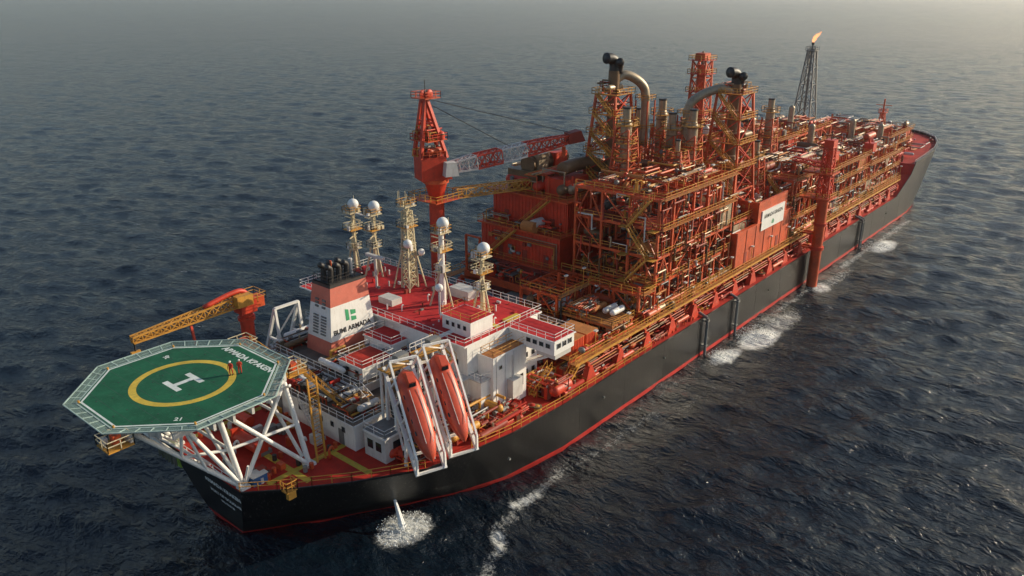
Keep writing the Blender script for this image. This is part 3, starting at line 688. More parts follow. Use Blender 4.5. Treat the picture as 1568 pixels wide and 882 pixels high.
b.frustum([C(.5,-3.6,32),C(3,-3.6,32),C(3,-2.05,32),C(.5,-2.05,32)],[C(.8,-3.6,34.4),C(2.6,-3.6,34.4),C(2.6,-2.05,34.4),C(.8,-2.05,34.4)],"offwhite")
b.frustum([C(3.02,-3.4,32.5),C(3.06,-3.4,32.5),C(3.06,-2.2,32.5),C(3.02,-2.2,32.5)],[C(2.72,-3.4,34),C(2.76,-3.4,34),C(2.76,-2.2,34),C(2.72,-2.2,34)],"window")
for s in (-1.8,1.8):
    b.beam(C(1.5,s,35),C(-1.5,s*.5,45),.55,"orangered"); b.beam(C(-3.2,s,35),C(-1.7,s*.5,45),.55,"orangered")
    for z,f in ((38,.3),(41,.6)): b.beam(C(1.5-3*f,s*(1-.5*f),z),C(-3.2+1.5*f,s*(1-.5*f),z),.3,"orangered"); 
    b.beam(C(.6,s*.85,38),C(-2.3,s*.7,41),.26,"orangered")
for z,f in ((38,.3),(41.3,.63),(44.6,.97)): b.beam(C(1.5-3*f,-1.8*(1-.5*f),z),C(1.5-3*f,1.8*(1-.5*f),z),.3,"orangered"); b.beam(C(-3.2+1.5*f,-1.8*(1-.5*f),z),C(-3.2+1.5*f,1.8*(1-.5*f),z),.3,"orangered")
b.box(cx-3.4,cx+1.2,cy-1.9,cy+2.4,38,38.15,"orange"); b.rail([(cx-3.4,cy-1.9,38.15),(cx+1.2,cy-1.9,38.15),(cx+1.2,cy+2.4,38.15),(cx-3.4,cy+2.4,38.15)],"orangered",1,1,.09,True)
clutter(b,cx-3,cx+.6,cy-1.5,cy+2,38.2,41,10,["orangered","redbrown","dark","orange"],seed=77); clutter(b,cx-3,cx+1,cy-1.6,cy+2,35.2,37,12,["orangered","redbrown","dark","orange"],seed=78)
b.box(cx-3,cx+.6,cy-1.2,cy+2.2,45,45.15,"orange"); b.rail([(cx-3,cy-1.2,45.1),(cx+.6,cy-1.2,45.1),(cx+.6,cy+2.2,45.1),(cx-3,cy+2.2,45.1)],"orange",1,1,.08,True); b.tube((cx-1.4,cy+.5,45),(cx-1.4,cy+.5,48),.07,"dark",5)
for dx in (-1,.2): b.ball(C(dx-.8,0,45.6),.8,"orangered",12,8,(1,.3,1))
bt=C(27,0,36.2); br=C(2.6,0,32.8)
p0,p1=Vector(br),Vector(bt)
for k in range(5):
    a=p0.lerp(p1,k/5);c=p0.lerp(p1,(k+1)/5)
    w0=[1.6,2.3,2.3,2.2,1.9][k]; w1=[2.3,2.3,2.2,1.9,1.2][k]
    b.lattice(a,c,w0,w1,3,"orangered" if k in (1,4) else ("offwhite" if k in(0,2) else "orangered"),.26,.13)
b.frustum([C(26,-1,35.2),C(29.5,-1,35.6),C(29.5,1,35.6),C(26,1,35.2)],[C(26,-1,37.2),C(28.5,-1,37.6),C(28.5,1,37.6),C(26,1,37.2)],"redbrown")
for s in (-.7,.7): b.tube(C(-1.6,s,45),C(26.5,s,37.3),.035,"dark",5); b.tube(C(-1.6,s*.6,44.5),C(14,s*.6,35.8),.035,"dark",5)
b.rail([C(-3.2,-2.1,35.2),C(1.2,-2.1,35.2),C(1.2,2.1,35.2),C(-3.2,2.1,35.2)],"orange",1,1.2,.08,True)
b.finish(origin=(cx,cy,7.4))
b=B("crane_boom_rest")
b.beam((80,7,33),(80,7,35),.5,"orange"); b.lattice((60,16,28.5),(76,12,28),1.6,1.6,8,"yellow",.16,.1)
b.finish()

# ------------------------------------------------------------------ PROCESS DECK
b=B("process_deck")
for x in range(50,206,8):
    for sg in (-1,1):
        y=sg*20.6
        b.frustum([(x-1.5,y-.5,7.5),(x+1.5,y-.5,7.5),(x+1.5,y+.5,7.5),(x-1.5,y+.5,7.5)],[(x-.35,y-.4,10.2),(x+.35,y-.4,10.2),(x+.35,y+.4,10.2),(x-.35,y+.4,10.2)],"orangered")
        b.beam((x,sg*20.6,10.4),(x,sg*15,10.8),.4,"orange",.5)
b.box(47,206,-20.3,-19.2,11.0,11.12,"tan"); b.box(47,206,-20.38,-20.3,10.85,11.25,"yellow"); b.box(47,206,-19.2,-18.9,10.5,11.3,"orange")
b.rail([(47,-20.25,11.15),(206,-20.25,11.15)],"yellow",1.15,1.8,.08); b.rail([(47,-19.2,11.15),(206,-19.2,11.15)],"yellow",1.15,1.8,.06)
for j in range(3):
    for xa in range(50,200,11): b.tube((xa,-20.9+j*.25,9.6+.3*j),(xa+R.uniform(6,11),-20.9+j*.25,9.6+.3*j),.1,R.choice(["orange","brown","tan","orangered","redbrown"]),7)
clutter(b,50,205,-19.8,-18.6,11.3,13.2,110,["orange","orangered","brown","tan","yellow","silver","grey"],seed=51)
for x in range(52,206,9): b.tube((x,-20.2,11.1),(x,-20.2,15),.07,"yellow",5); b.box(x-.3,x+.3,-20.5,-20.0,14.9,15.1,"offwhite")
b.box(66,206,-19.15,19.5,11.32,11.7,"redbrown"); b.box(65.8,66,-19.1,19.5,10.6,12,"orange")
b.box(47,206,20.5,22,11,11.15,"tan"); b.rail([(47,21.9,11.15),(206,21.9,11.15)],"yellow",1.15,2.5,.09)
b.stair((44.5,-19.7,7.6),(48.5,-19.7,11.1),1.0)
for x in range(70,206,12): b.beam((x,-18.8,7.5),(x,-18.8,10.9),.4,"orange"); b.beam((x,-18.8,7.6),(x+6,-18.8,10.8),.22,"orange"); b.beam((x+12,-18.8,7.6),(x+6,-18.8,10.8),.22,"orange")
b.finish(origin=(120,0,7.5))

b=B("laydown_skid")
b.box(48,57,-18.8,-12,10.9,11.1,"tan"); b.box(58.5,65,-18.8,-9,12.6,12.8,"tan")
for x,y,m in ((49,-18.2,"orange"),(52.5,-18.2,"orange")):
    b.box(x,x+3,y,y+5,11.1,13.6,m); 
    for k in range(7): b.box(x+.15+k*.4,x+.3+k*.4,y-.05,y+5.05,11.2,13.5,"orangered")
    b.box(x-.05,x+3.05,y-.05,y+5.05,13.6,13.7,"tan")
b.box(58.6,64.8,-18.7,-9.2,12.8,12.95,"tan")
for k in range(9): b.box(58.7+k*.7,58.85+k*.7,-18.6,-9.3,12.95,13.0,"brown")
for x in (59,64.5):
    for y in (-18.6,-14,-9.4): b.beam((x,y,7.5),(x,y,12.6),.35,"orange")
b.box(49,56,-10,-5,7.5,12.6,"orange"); b.box(48.8,56.2,-10.2,-4.8,12.6,12.75,"tan")
for k in range(3): b.box(49.5+k*2.2,51+k*2.2,-10.06,-10,8,10.2,"redbrown")
b.vessel((61.5,-17,14.0),(64.2,-17,14.0),.5,"white"); b.vessel((61.5,-15.6,14.0),(64.2,-15.6,14.0),.5,"offwhite")
clutter(b,48,58,-12,-4,11.2,13,20,["orange","tan","grey","offwhite","brown"],seed=61); clutter(b,58.6,64.5,-14,-9.5,12.9,15,16,["orange","tan","grey","offwhite","brown"],seed=62)
b.rail([(58.5,-18.8,12.8),(65,-18.8,12.8)],"yellow"); b.rail([(58.5,-9,12.8),(58.5,-18.8,12.8)],"yellow")
b.finish()
for (x,y,z,m) in ((52,3,7.5,"blue"),(58,4,7.5,"grey"),(61,10,7.5,"blue"),(53,10,7.5,"redbrown"),(64,2,7.5,"offwhite")):
    b=B("shipping_container"); b.box(x,x+2.4,y,y+6,z,z+2.6,m)
    for k in range(14): b.box(x-.05,x+2.45,y+.2+k*.42,y+.4+k*.42,z+.15,z+2.45,m)
    for xx in (x,x+2.4):
        for yy in (y,y+6): b.box(xx-.1,xx+.1,yy-.1,yy+.1,z,z+2.65,"dark")
    b.box(x-.08,x+2.48,y-.08,y+6.08,z+2.6,z+2.68,"grey"); b.finish()

# ------------------------------------------------------------------ E-HOUSE
b=B("electrical_house")
b.box(70,92,1,21,11.71,14,"redbrown"); 
b.box(72,92,1.5,20.5,14,20,"orangered"); b.box(70.6,72,1.01,20.99,14,14.2,"orange"); b.rail([(70.7,1,14.2),(70.7,21,14.2)],"yellow")
b.box(71.4,92.5,1,21,20,20.3,"orange"); b.box(75,92,2.5,20,20.3,26,"orangered"); b.box(74,92.5,1.5,20.8,26,26.3,"orange")
b.rail([(92,1,20.3),(71.5,1,20.3),(71.5,21,20.3),(92,21,20.3)],"yellow"); b.rail([(92,1.6,26.3),(74.1,1.6,26.3),(74.1,20.7,26.3)],"yellow")
for z0,z1,x in ((14.2,19.9,72),(20.4,25.9,75)):
    for k in range(22): y=2+k*.82; b.box(x-.1,x,y,y+.3,z0,z1,"orangered")
for z0,z1,y in ((14.2,19.9,1.5),(20.4,25.9,2.5)):
    for k in range(20): x=76+k*.8; b.box(x,x+.3,y-.1,y,z0,z1,"orangered")
for y in (4,9,15): b.box(71.86,71.95,y,y+1.1,14.2,16.4,"redbrown"); b.box(74.86,74.95,y+1,y+2.1,20.3,22.5,"redbrown")
for k in range(14):
    y=R.uniform(2,19); z=R.uniform(15,18.5); b.box(71.5,71.85,y,y+R.uniform(.4,1.2),z,z+R.uniform(.4,1.1),R.choice(["grey","offwhite","tan","redbrown"]))
for j in range(3): b.path([(71.7,2+j*.3,14.2),(71.7,2+j*.3,19-j*.4),(71.7,17+j*.5,19-j*.4)],.09,["silver","brown","yellow"][j],6)
b.stair((73,12,20.3),(73,5,26.3),1.0); b.stair((71,18,14.2),(71,11,20.3),1.0)
b.box(77,84,4,9,26.3,29.5,"orangered"); b.box(77,90,11,18,26.3,30,"brown"); b.tube((78,14,31),(89,14,31),1.7,"brown",18); b.box(79,82,12,16,30,33,"silver"); b.box(84,88,12,16,30,32.6,"orangered")
b.curve([(79,6.5,31),(84,6.5,31.2),(88,5.5,30.8),(90,3.5,29),(90,2.5,26.5)],1.25,"brown",16,6)
b.vessel((78,3.6,27.8),(83,3.6,27.8),.9,"silver")
b.tube((71,7,22),(73.6,7,22),.9,"offwhite",14); b.tube((70.8,6.2,21.6),(70.8,9,21.6),1.0,"tan",14)
clutter(b,75,91,3,20,26.3,31,60,["brown","silver","orange","orangered","yellow"],seed=21)
clutter(b,71.6,74.8,2,20,20.3,22.5,20,["grey","redbrown","orangered","silver","yellow"],seed=23)
clutter(b,66.5,71,1,21,11.7,14.5,40,["grey","redbrown","orangered","silver","dark"],seed=22)
b.finish(bevel=.03)
b=B("port_pipe_rack")
for x in range(66,206,7):
    b.beam((x,19,11.7),(x,19,19),.35,"orange"); b.beam((x,15.5,11.7),(x,15.5,19),.35,"orange"); b.beam((x,15.5,19),(x,19,19),.3,"orange"); b.beam((x,15.5,15.3),(x,19,15.3),.3,"orange")
for j in range(6): b.tube((93,15.8+j*.55,19.3),(206,15.8+j*.55,19.3),.2,R.choice(["silver","orange","brown"]),7)
b.finish()

# ------------------------------------------------------------------ MODULES
sp=["orange","orangered","silver","brown","redbrown","dark","tan","yellow","brown","grey","orange","offwhite"]
module("process_module",71,98,-18.8,-2.5,[11.8,16.2,20.8,25.6,30.6],5,3,50,seed=1,pal=sp,plates=.75).finish()
module("process_module",99,125,-18.4,0,[11.8,16,20.5],4,3,40,seed=2,pal=sp,stairs=False).finish()
module("process_module",94,125,1.5,15,[11.8,16.5,21.5,26],4,2,30,seed=3,pal=sp,stairs=False).finish()
module("process_module",127,150,-18.8,-4,[11.8,15.5,19.5,24],4,3,38,seed=4,pal=sp,stairs=True).finish()
module("process_module",127,150,-2,15,[11.8,17,22,27,31],4,3,26,seed=5,pal=sp,stairs=False).finish()
module("process_module",152,176,-18.8,-2,[11.8,15.5,19.2,22.5],4,3,40,seed=6,pal=sp).finish()
module("process_module",152,176,0,15,[11.8,16,20.5,25.5],4,2,28,seed=7,pal=sp,stairs=False).finish()
module("process_module",178,205,-18.8,-1,[11.8,15.5,19.2],4,3,42,seed=8,pal=sp).finish()
module("process_module",178,205,1,15,[11.8,16,21,24.5],4,2,28,seed=9,pal=sp,stairs=False).finish()
module("process_module",214,238,-13,12,[14.6,18,21],4,3,30,seed=10,pal=sp,stairs=False).finish()
b=B("topside_equipment")
clutter(b,72,97,-18,-4,30.8,33.2,50,sp,seed=31); clutter(b,100,124,-17,-1,20.7,25,60,sp,seed=32); clutter(b,95,124,2,14,26.2,30,46,sp,seed=33)
clutter(b,128,149,-18,-5,24.2,27.5,46,sp,seed=34); clutter(b,128,149,-1,14,31.2,34,30,sp,seed=35); clutter(b,153,175,-18,-3,22.7,26,50,sp,seed=36)
clutter(b,153,175,1,14,25.7,29,40,sp,seed=37); clutter(b,179,204,-18,-2,19.4,24,70,sp,seed=38); clutter(b,179,204,2,14,24.7,28,40,sp,seed=39); clutter(b,215,237,-12,11,21.2,24,50,sp,seed=40)
for x in (154,165,190): b.vessel((x,-14,24.6),(x+5,-14,24.6),.9,R.choice(["silver","brown","orange"]))
for x,y,z in ((158,5,29),(170,-6,27),(186,6,29),(196,-8,25.5),(202,-14,24)): b.tube((x,y,z-5),(x,y,z+2),.8,"silver",12); b.ball((x,y,z+2),.8,"silver",12,6)
b.finish()
module("pump_skid",58,69,-8.5,-1,[7.6,11.8,15.6],2,2,24,seed=12,pal=sp,stairs=False).finish()
module("metering_skid",66.5,70.2,-18.6,-9,[11.8,15.8],1,2,16,seed=13,pal=["brown","offwhite","orange","silver"],stairs=False).finish()

bw=bpy.data.objects.new("blast_wall",None); bw.location=(111,-19.5,11); COL.objects.link(bw)
b=B("wall_panel")
b.box(99,125,-19.9,-19.5,11.9,18.9,"orange"); b.box(108,122,-19.9,-19.5,19.1,23.2,"orange"); b.box(108,108.3,-19.5,-15,19.1,23.2,"orange"); b.box(99,99.3,-19.5,-14,11.9,18.9,"orange")
for k in range(7): b.box(99.1+k*4.2,99.25+k*4.2,-19.98,-19.9,12,18.8,"redbrown")
b.box(98.8,125.2,-20.1,-19.4,18.9,19.1,"orange"); b.box(109.5,120.5,-20.12,-20.11,17.2,21.2,"paint_white"); b.box(109.5,120.5,-20.11,-19.9,19.1,21.2,"paint_white")
b.box(103,104.2,-19.96,-19.9,12,14.3,"redbrown"); b.box(118,119.2,-19.96,-19.9,12,14.3,"redbrown")
b.finish(bw)
text("ARMADA KRAKEN",1.1,basis((115,-20.14,19.9),(1,0,0),(0,0,1)),"dark",bw,"sign_lettering",.02)
text("db",1.3,basis((115,-20.14,18.2),(1,0,0),(0,0,1)),"logo_green",bw,"sign_logo",.03)

# ------------------------------------------------------------------ EXHAUST STACK TOWERS
def stack_tower(x0,x1,y0,y1,z0,z1,zt,hookto):
    b=B("exhaust_stack_tower")
    n=5; cxm=(x0+x1)/2;cym=(y0+y1)/2
    def cr(t): f=1-.4*t; return [(cxm+(x-cxm)*f,cym+(y-cym)*f,z0+(z1-z0)*t) for x,y in ((x0,y0),(x1,y0),(x1,y1),(x0,y1))]
    prev=cr(0)
    for k in range(1,n+1):
        cur=cr(k/n)
        for i in range(4):
            j=(i+1)%4; b.beam(prev[i],cur[i],.42,"orange"); b.beam(cur[i],cur[j],.26,"orange"); b.beam(prev[i],cur[j],.2,"orangered")
            if k%2: b.beam(prev[j],cur[i],.2,"orangered")
        if k>1:
            e=.6; pl=[(cur[0][0]-e,cur[0][1]-e,cur[0][2]),(cur[1][0]+e,cur[1][1]-e,cur[1][2]),(cur[2][0]+e,cur[2][1]+e,cur[2][2]),(cur[3][0]-e,cur[3][1]+e,cur[3][2])]
            b.box(pl[0][0],pl[1][0],pl[0][1],pl[0][1]+.9,cur[0][2],cur[0][2]+.1,"yellow"); b.box(pl[0][0],pl[0][0]+.9,pl[0][1]+.9,pl[2][1],cur[0][2],cur[0][2]+.1,"yellow")
            b.rail(pl,"yellow",1.1,1.2,.09,True)
            clutter(b,pl[0][0]+.5,pl[1][0]-.5,pl[0][1]+.5,pl[2][1]-.5,cur[0][2]+.1,cur[0][2]+2.5,7,["brown","orange","silver","redbrown"],seed=k+zt)
            b.stair((prev[0][0]-.9,prev[0][1],prev[0][2]),(cur[0][0]-.9,cur[3][1]-.8,cur[0][2]),.7)
        prev=cur
    b.tube((cxm,cym,z0),(cxm,cym,zt-2.4),1.1,"brown",16)
    for k in range(5): z=z0+2+k*(zt-z0-5)/5; b.tube((cxm,cym,z),(cxm,cym,z+.25),1.3,"silver",16)
    b.curve([(cxm,cym,zt-2.6),(cxm-.1,cym,zt-.9),(cxm-1,cym+.2,zt-.2),(cxm-2.2,cym+.5,zt-.1)],1.0,"dark",16,5)
    b.curve([(cxm+.6,cym-.6,zt-2.8),(cxm+.4,cym-.8,zt-1.4),(cxm-.4,cym-1.4,zt-.8),(cxm-1.4,cym-2,zt-.7)],.75,"dark",14,4)
    if hookto:
        hx,hy,hz=hookto
        b.curve([(cxm,cym,zt-4.2),(cxm+(hx-cxm)*.35,cym+(hy-cym)*.35,zt-3.2),(cxm+(hx-cxm)*.85,cym+(hy-cym)*.85,zt-5),(hx,hy,zt-8),(hx,hy,hz)],.85,"silver",14,6)
        for sx,sy in ((-1.3,-1.3),(1.3,-1.3),(1.3,1.3),(-1.3,1.3)): b.beam((hx+sx,hy+sy,hz-4),(hx+sx,hy+sy,zt-8),.22,"orange")
        for z in (hz,hz+3,zt-8):
            w=1.4; b.rail([(hx-w,hy-w,z),(hx+w,hy-w,z),(hx+w,hy+w,z),(hx-w,hy+w,z)],"yellow",1,1,.1,True)
    b.stair((x0-1.2,y0,z0),(x0-1.2,y0+5,z0+4),.9)
    clutter(b,x0,x1,y0,y1,z0,z0+4,12,sp,seed=zt)
    b.finish(origin=(cxm,cym,z0))
stack_tower(85.5,94,-.5,6.5,26,44,50.5,(95.5,-.5,34))
stack_tower(105,114,-16,-8,20.5,43.5,47.5,(102,-6,30))
def stack(x,y,z0,z1,r=1.0,plats=3):
    b=B("exhaust_stack")
    b.tube((x,y,z0),(x,y,z1-3),r,"silver",16); b.tube((x,y,z1-3),(x,y,z1-2.2),r,"silver",16,r*.72); b.tube((x,y,z1-2.2),(x,y,z1),r*.72,"silver",16); b.tube((x,y,z1-.3),(x,y,z1+.02),r*.78,"dark",16)
    for k in range(int((z1-z0)/2.4)): b.tube((x,y,z0+k*2.4),(x,y,z0+k*2.4+.2),r*1.1,"brown",16)
    for k in range(plats):
        z=z0+(z1-z0-3)*(k+1)/plats; w=r+1.1
        oc=[(x+w*math.cos(a*math.pi/4+.4),y+w*math.sin(a*math.pi/4+.4)) for a in range(8)]
        b.prism(oc,z-.1,z,"yellow"); b.rail([(p[0],p[1],z) for p in oc],"yellow",1.1,1,.09,True)
    for sx,sy in ((-1,-1),(1,-1),(1,1),(-1,1)): b.beam((x+sx*2,y+sy*2,z0-1),(x+sx*1.3,y+sy*1.3,z0+(z1-z0)*.7),.28,"orange")
    for k in range(5):
        z=z0+k*(z1-z0)*.14; f=2-.7*k/5; c=[(x-f,y-f,z),(x+f,y-f,z),(x+f,y+f,z),(x-f,y+f,z)]
        for i in range(4): b.beam(c[i],c[(i+1)%4],.2,"orange"); b.beam(c[i],(c[(i+1)%4][0],c[(i+1)%4][1],z+(z1-z0)*.14),.15,"orange")
    b.finish(origin=(x,y,z0))
stack(82,-5,30.8,43); stack(97,-10,26,41.5); stack(100,-4,26,40); stack(103,0,26,42,1.1); stack(101.5,4.5,26,40,.8); stack(144.5,-5,24,38.5,1.0,2); stack(90,-11,30.6,37,.6,1); stack(120,-13,20.6,33,.8,2)
b=B("process_column_tower")
b.lattice((134,8,12),(134,8,47),5,3.2,9,"orange",.35,.2)
for z in (24,30,35,40,44,47): w=3.0-(z-24)*.03; b.box(134-w,134+w,8-w,8+w,z,z+.12,"orangered"); b.rail([(134-w,8-w,z),(134+w,8-w,z),(134+w,8+w,z),(134-w,8+w,z)],"yellow",1.1,1.2,.1,True)
b.tube((134,8,12),(134,8,46),1.1,"orange",16); b.tube((134,8,46),(134,8,49),.3,"silver",8); b.box(132.6,135.4,6.8,9.2,47.1,48.6,"orange")
b.finish(origin=(134,8,12))

b=B("caisson_column")
x,y=133,-23.6
b.tube((x,y,-4),(x,y,20),1.15,"orange",20); b.lattice((x,y,20),(x,y,31),2.4,1.8,5,"orangered",.3,.18); b.tube((x,y,20),(x,y,31),.5,"orange",12); b.tube((x,y,8.5),(x,y,9.2),1.5,"orangered",20); b.tube((x,y,14),(x,y,14.6),1.4,"orangered",20)
for z in (20,25.5): b.box(x-2.4,x+2.4,y-2,y+4.5,z,z+.3,"orange"); b.rail([(x-2.4,y-2,z+.3),(x+2.4,y-2,z+.3),(x+2.4,y+4.5,z+.3),(x-2.4,y+4.5,z+.3)],"yellow",1.1,1.3,.1,True)
b.box(x-1.2,x+1.2,y-1,y+1,31,32.6,"orangered"); b.lattice((x,y,27),(x+1,y+8,27.5),1,.7,4,"orangered",.2,.12); b.tube((x,y,32),(x,y,34.5),.12,"dark",6)
for z in (8.8,12,20): b.beam((x-.8,y+1,z),(x-.8,-19,z),.4,"orange"); b.beam((x+.8,y+1,z),(x+.8,-19,z),.4,"orange")
b.finish(origin=(x,y,0))
for x0,h in ((155,24),(184,22)):
    b=B("deck_crane"); b.tube((x0,-17,12),(x0,-17,h),.7,"orange",14); b.box(x0-1.3,x0+1.3,-18.2,-15.8,h,h+2.2,"orangered"); b.lattice((x0+1,-17,h+1.5),(x0+12,-13,h+2.2),1.1,.7,8,"orangered",.2,.12); b.beam((x0-.8,-17,h+2.2),(x0-1.2,-17,h+3.6),.3,"orangered"); b.beam((x0-1.2,-17,h+3.6),(x0+12,-13,h+2.4),.08,"dark"); b.finish()

# ------------------------------------------------------------------ FLARE TOWER
fl=bpy.data.objects.new("flare_tower",None); fl.location=(200,7.5,14); COL.objects.link(fl)
b=B("lattice_tower"); b.lattice((200,7.5,12),(200,7.5,46),7.4,1.9,7,"grey",.34,.17)
b.tube((200,7.5,12),(200,7.5,47.3),.28,"grey",10); b.tube((200.8,8.1,12),(200.8,8.1,46.6),.16,"silver",8); b.tube((200,7.5,47.3),(200,7.5,48.0),.4,"dark",10)
b.box(198.6,201.4,6.1,8.9,45.6,45.8,"grey"); b.rail([(198.6,6.1,45.8),(201.4,6.1,45.8),(201.4,8.9,45.8),(198.6,8.9,45.8)],"grey",1.1,1,.1,True)
b.finish(fl)
fm=bpy.data.materials.new("flame"); fm.use_nodes=True; nt=fm.node_tree; e=nt.nodes.new("ShaderNodeEmission"); e.inputs[0].default_value=(1,.42,.18,1); e.inputs[1].default_value=1.7; nt.links.new(e.outputs[0],nt.nodes["Material Output"].inputs[0]); MATS["flame"]=fm
b=B("gas_flame")
for (dx,dy,dz,r,sz) in ((0,0,0.4,.4,1.5),(.3,-.2,1.1,.55,1.3),(.9,-.5,1.8,.45,1.2),(1.5,-.9,2.2,.28,1.3),(2,-1.1,2.7,.15,1.4)): b.ball((200+dx,7.5+dy,48+dz),r,"flame",10,7,(1,1,sz))
b.finish(fl)

b=B("bow_mast")
b.tube((245,-2,15),(245,-2,28.5),.4,"orange",10,.25); b.lattice((245,-2,15),(245,-2,24),3,1.2,5,"orange",.2,.12); b.box(243.8,246.2,-3.2,-.8,24,24.2,"orange"); b.rail([(243.8,-3.2,24.2),(246.2,-3.2,24.2),(246.2,-.8,24.2),(243.8,-.8,24.2)],"orange",1,1,.1,True); b.beam((245,-4.5,26.5),(245,.5,26.5),.18,"orange")
b.finish()
b=B("anchor_windlass")
for y in (-6,6): b.tube((252,y-2,16.2),(252,y+2,16.2),1.0,"orangered",14); b.box(250.5,253.5,y-2.5,y-2,15,17.3,"redbrown"); b.box(250.5,253.5,y+2,y+2.5,15,17.3,"redbrown")
b.finish()

# ------------------------------------------------------------------ SEA
def build_sea():
    cxs,cys=-38.4,-80.2
    hd=math.radians(40.1)
    fine=np.linspace(-math.radians(44),math.radians(44),950)
    coarse=np.linspace(math.radians(44),2*math.pi-math.radians(44),130)[1:-1]
    ang=np.concatenate([fine,coarse])+hd; na=len(ang)
    rad=[12.0]
    while rad[-1]<40000: rad.append(rad[-1]*(1.03 if rad[-1]<45 else (1.005 if rad[-1]<1200 else 1.02)))
    rad=np.array(rad); nr=len(rad)
    A,Rr=np.meshgrid(ang,rad)
    X=cxs+Rr*np.cos(A); Y=cys+Rr*np.sin(A); Z=np.zeros_like(X); DX=np.zeros_like(X); DY=np.zeros_like(X)
    rs=np.random.RandomState(3)
    sp_=Rr*0.005
    for i in range(96):
        lam=1.5*(17/1.5)**(rs.rand()**1.1)
        th=math.radians(25)+rs.randn()*math.radians(33)
        k=2*math.pi/lam; a=0.029/k*(0.7+.6*rs.rand())
        if lam>9: a*=.62
        ph=rs.rand()*6.283
        att=np.exp(-(sp_*2.6/lam)**2)
        arg=k*(X*math.cos(th)+Y*math.sin(th))+ph
        Z+=a*att*np.sin(arg); DX+=a*att*np.cos(arg)*math.cos(th)*.8; DY+=a*att*np.cos(arg)*math.sin(th)*.8
    F=np.zeros_like(X)
    def blob(x,y,rx,ry,s=1.0,rot=0):
        dx=X-x;dy=Y-y;c,s2=math.cos(rot),math.sin(rot); u=(dx*c+dy*s2)/rx;v=(-dx*s2+dy*c)/ry
        np.maximum(F,s*np.exp(-(u*u+v*v)**1.5),out=F)
    def line(pts,w,s=1.0):
        for (x0,y0),(x1,y1) in zip(pts[:-1],pts[1:]):
            dx,dy=x1-x0,y1-y0;t=np.clip(((X-x0)*dx+(Y-y0)*dy)/(dx*dx+dy*dy),0,1)
            d=np.hypot(X-x0-t*dx,Y-y0-t*dy)
            np.maximum(F,s*np.exp(-(np.abs(d)/w)**2),out=F)
    blob(15.2,-17.8,4.6,3.6,.85)
    blob(86.4,-25.6,5.5,2.6,.95); blob(98,-27.0,8,3.4,1.05); blob(108,-27,12,4,.6); blob(174,-27,8,3.0,1.0); blob(133,-26,4,2.5,.75); blob(142,-26.5,16,2.6,.5)
    line([(38,-24.5),(34,-25.4),(30,-26.2),(28,-25.0),(25.5,-26.4),(23,-26.2),(20.5,-29.2),(17.5,-29.6),(14,-32)],1.9,.49)
    line([(31,-26.0),(27.5,-25.2)],1.5,.66); line([(22,-27.0),(20.0,-29.2)],1.5,.64)
    line([(38,-24.5),(46,-26.5),(52,-26),(60,-27)],1.8,.44); line([(58,-30),(66,-29),(75,-30)],2.0,.38); line([(62,-38),(54,-37),(46,-38)],1.8,.36)
    line([(150,-24.5),(205,-25)],1.8,.55); line([(30,-34),(36,-36),(43,-35)],1.6,.36); line([(100,-24),(132,-24)],1.6,.5); line([(40,-24),(100,-24.3)],1.3,.40)
    near=np.exp(-((np.abs(Y)-22.6)/.8)**2)*((X>40)&(X<235)); np.maximum(F,.40*near,out=F)
    rs2=np.random.RandomState(9)
    for i in range(46):
        d=rs2.uniform(90,1000); a=hd+rs2.uniform(-.6,.6); bx,by=cxs+d*math.cos(a),cys+d*math.sin(a)
        if -5<bx<265 and abs(by)<24: continue
        blob(bx,by,.5+d*.002,1.0+d*.005,.5,math.radians(28+rs2.uniform(-20,20)))
    X2=X+DX; Y2=Y+DY
    co=np.stack([X2,Y2,Z],-1).reshape(-1,3)
    idx=np.arange(nr*na).reshape(nr,na)
    a=idx[:-1,:];c=idx[1:,:]
    q=np.stack([a,c,np.roll(c,-1,1),np.roll(a,-1,1)],-1).reshape(-1,4)
    me=bpy.data.meshes.new("sea_mesh"); nv=len(co)+1
    co=np.vstack([co,[[cxs,cys,0]]])
    tri=np.stack([np.full(na,nv-1),idx[0],np.roll(idx[0],-1)],-1)
    me.vertices.add(nv); me.vertices.foreach_set("co",co.astype(np.float32).ravel())
    nl=q.size+tri.size; me.loops.add(nl); me.loops.foreach_set("vertex_index",np.concatenate([q.ravel(),tri.ravel()]).astype(np.int32))
    nf=len(q)+len(tri); me.polygons.add(nf)
    ls=np.concatenate([np.arange(len(q))*4,len(q)*4+np.arange(len(tri))*3]).astype(np.int32); me.polygons.foreach_set("loop_start",ls)
    me.polygons.foreach_set("use_smooth",np.ones(nf,bool)); me.update(calc_edges=True); me.validate()
    at=me.attributes.new("foam","FLOAT","POINT"); at.data.foreach_set("value",np.concatenate([F.ravel(),[0]]).astype(np.float32))
    ob=bpy.data.objects.new("sea",me); COL.objects.link(ob)
    m=bpy.data.materials.new("sea_water"); m.use_nodes=True; nt=m.node_tree;N=nt.nodes;L=nt.links; b=N["Principled BSDF"]
    b.inputs["Base Color"].default_value=(.004,.010,.018,1); b.inputs["Roughness"].default_value=.11; b.inputs["IOR"].default_value=1.333
    tc=N.new("ShaderNodeTexCoord")
    def noise(scl,det,rot,strx,dist=.6):
        mp=N.new("ShaderNodeMapping"); mp.inputs["Rotation"].default_value=(0,0,math.radians(rot)); mp.inputs["Scale"].default_value=(1,strx,1); L.new(tc.outputs["Object"],mp.inputs[0])
        n=N.new("ShaderNodeTexNoise"); n.inputs["Scale"].default_value=scl; n.inputs["Detail"].default_value=det; n.inputs["Roughness"].default_value=.6; n.inputs["Distortion"].default_value=dist; L.new(mp.outputs[0],n.inputs["Vector"]); return n
    prev=None
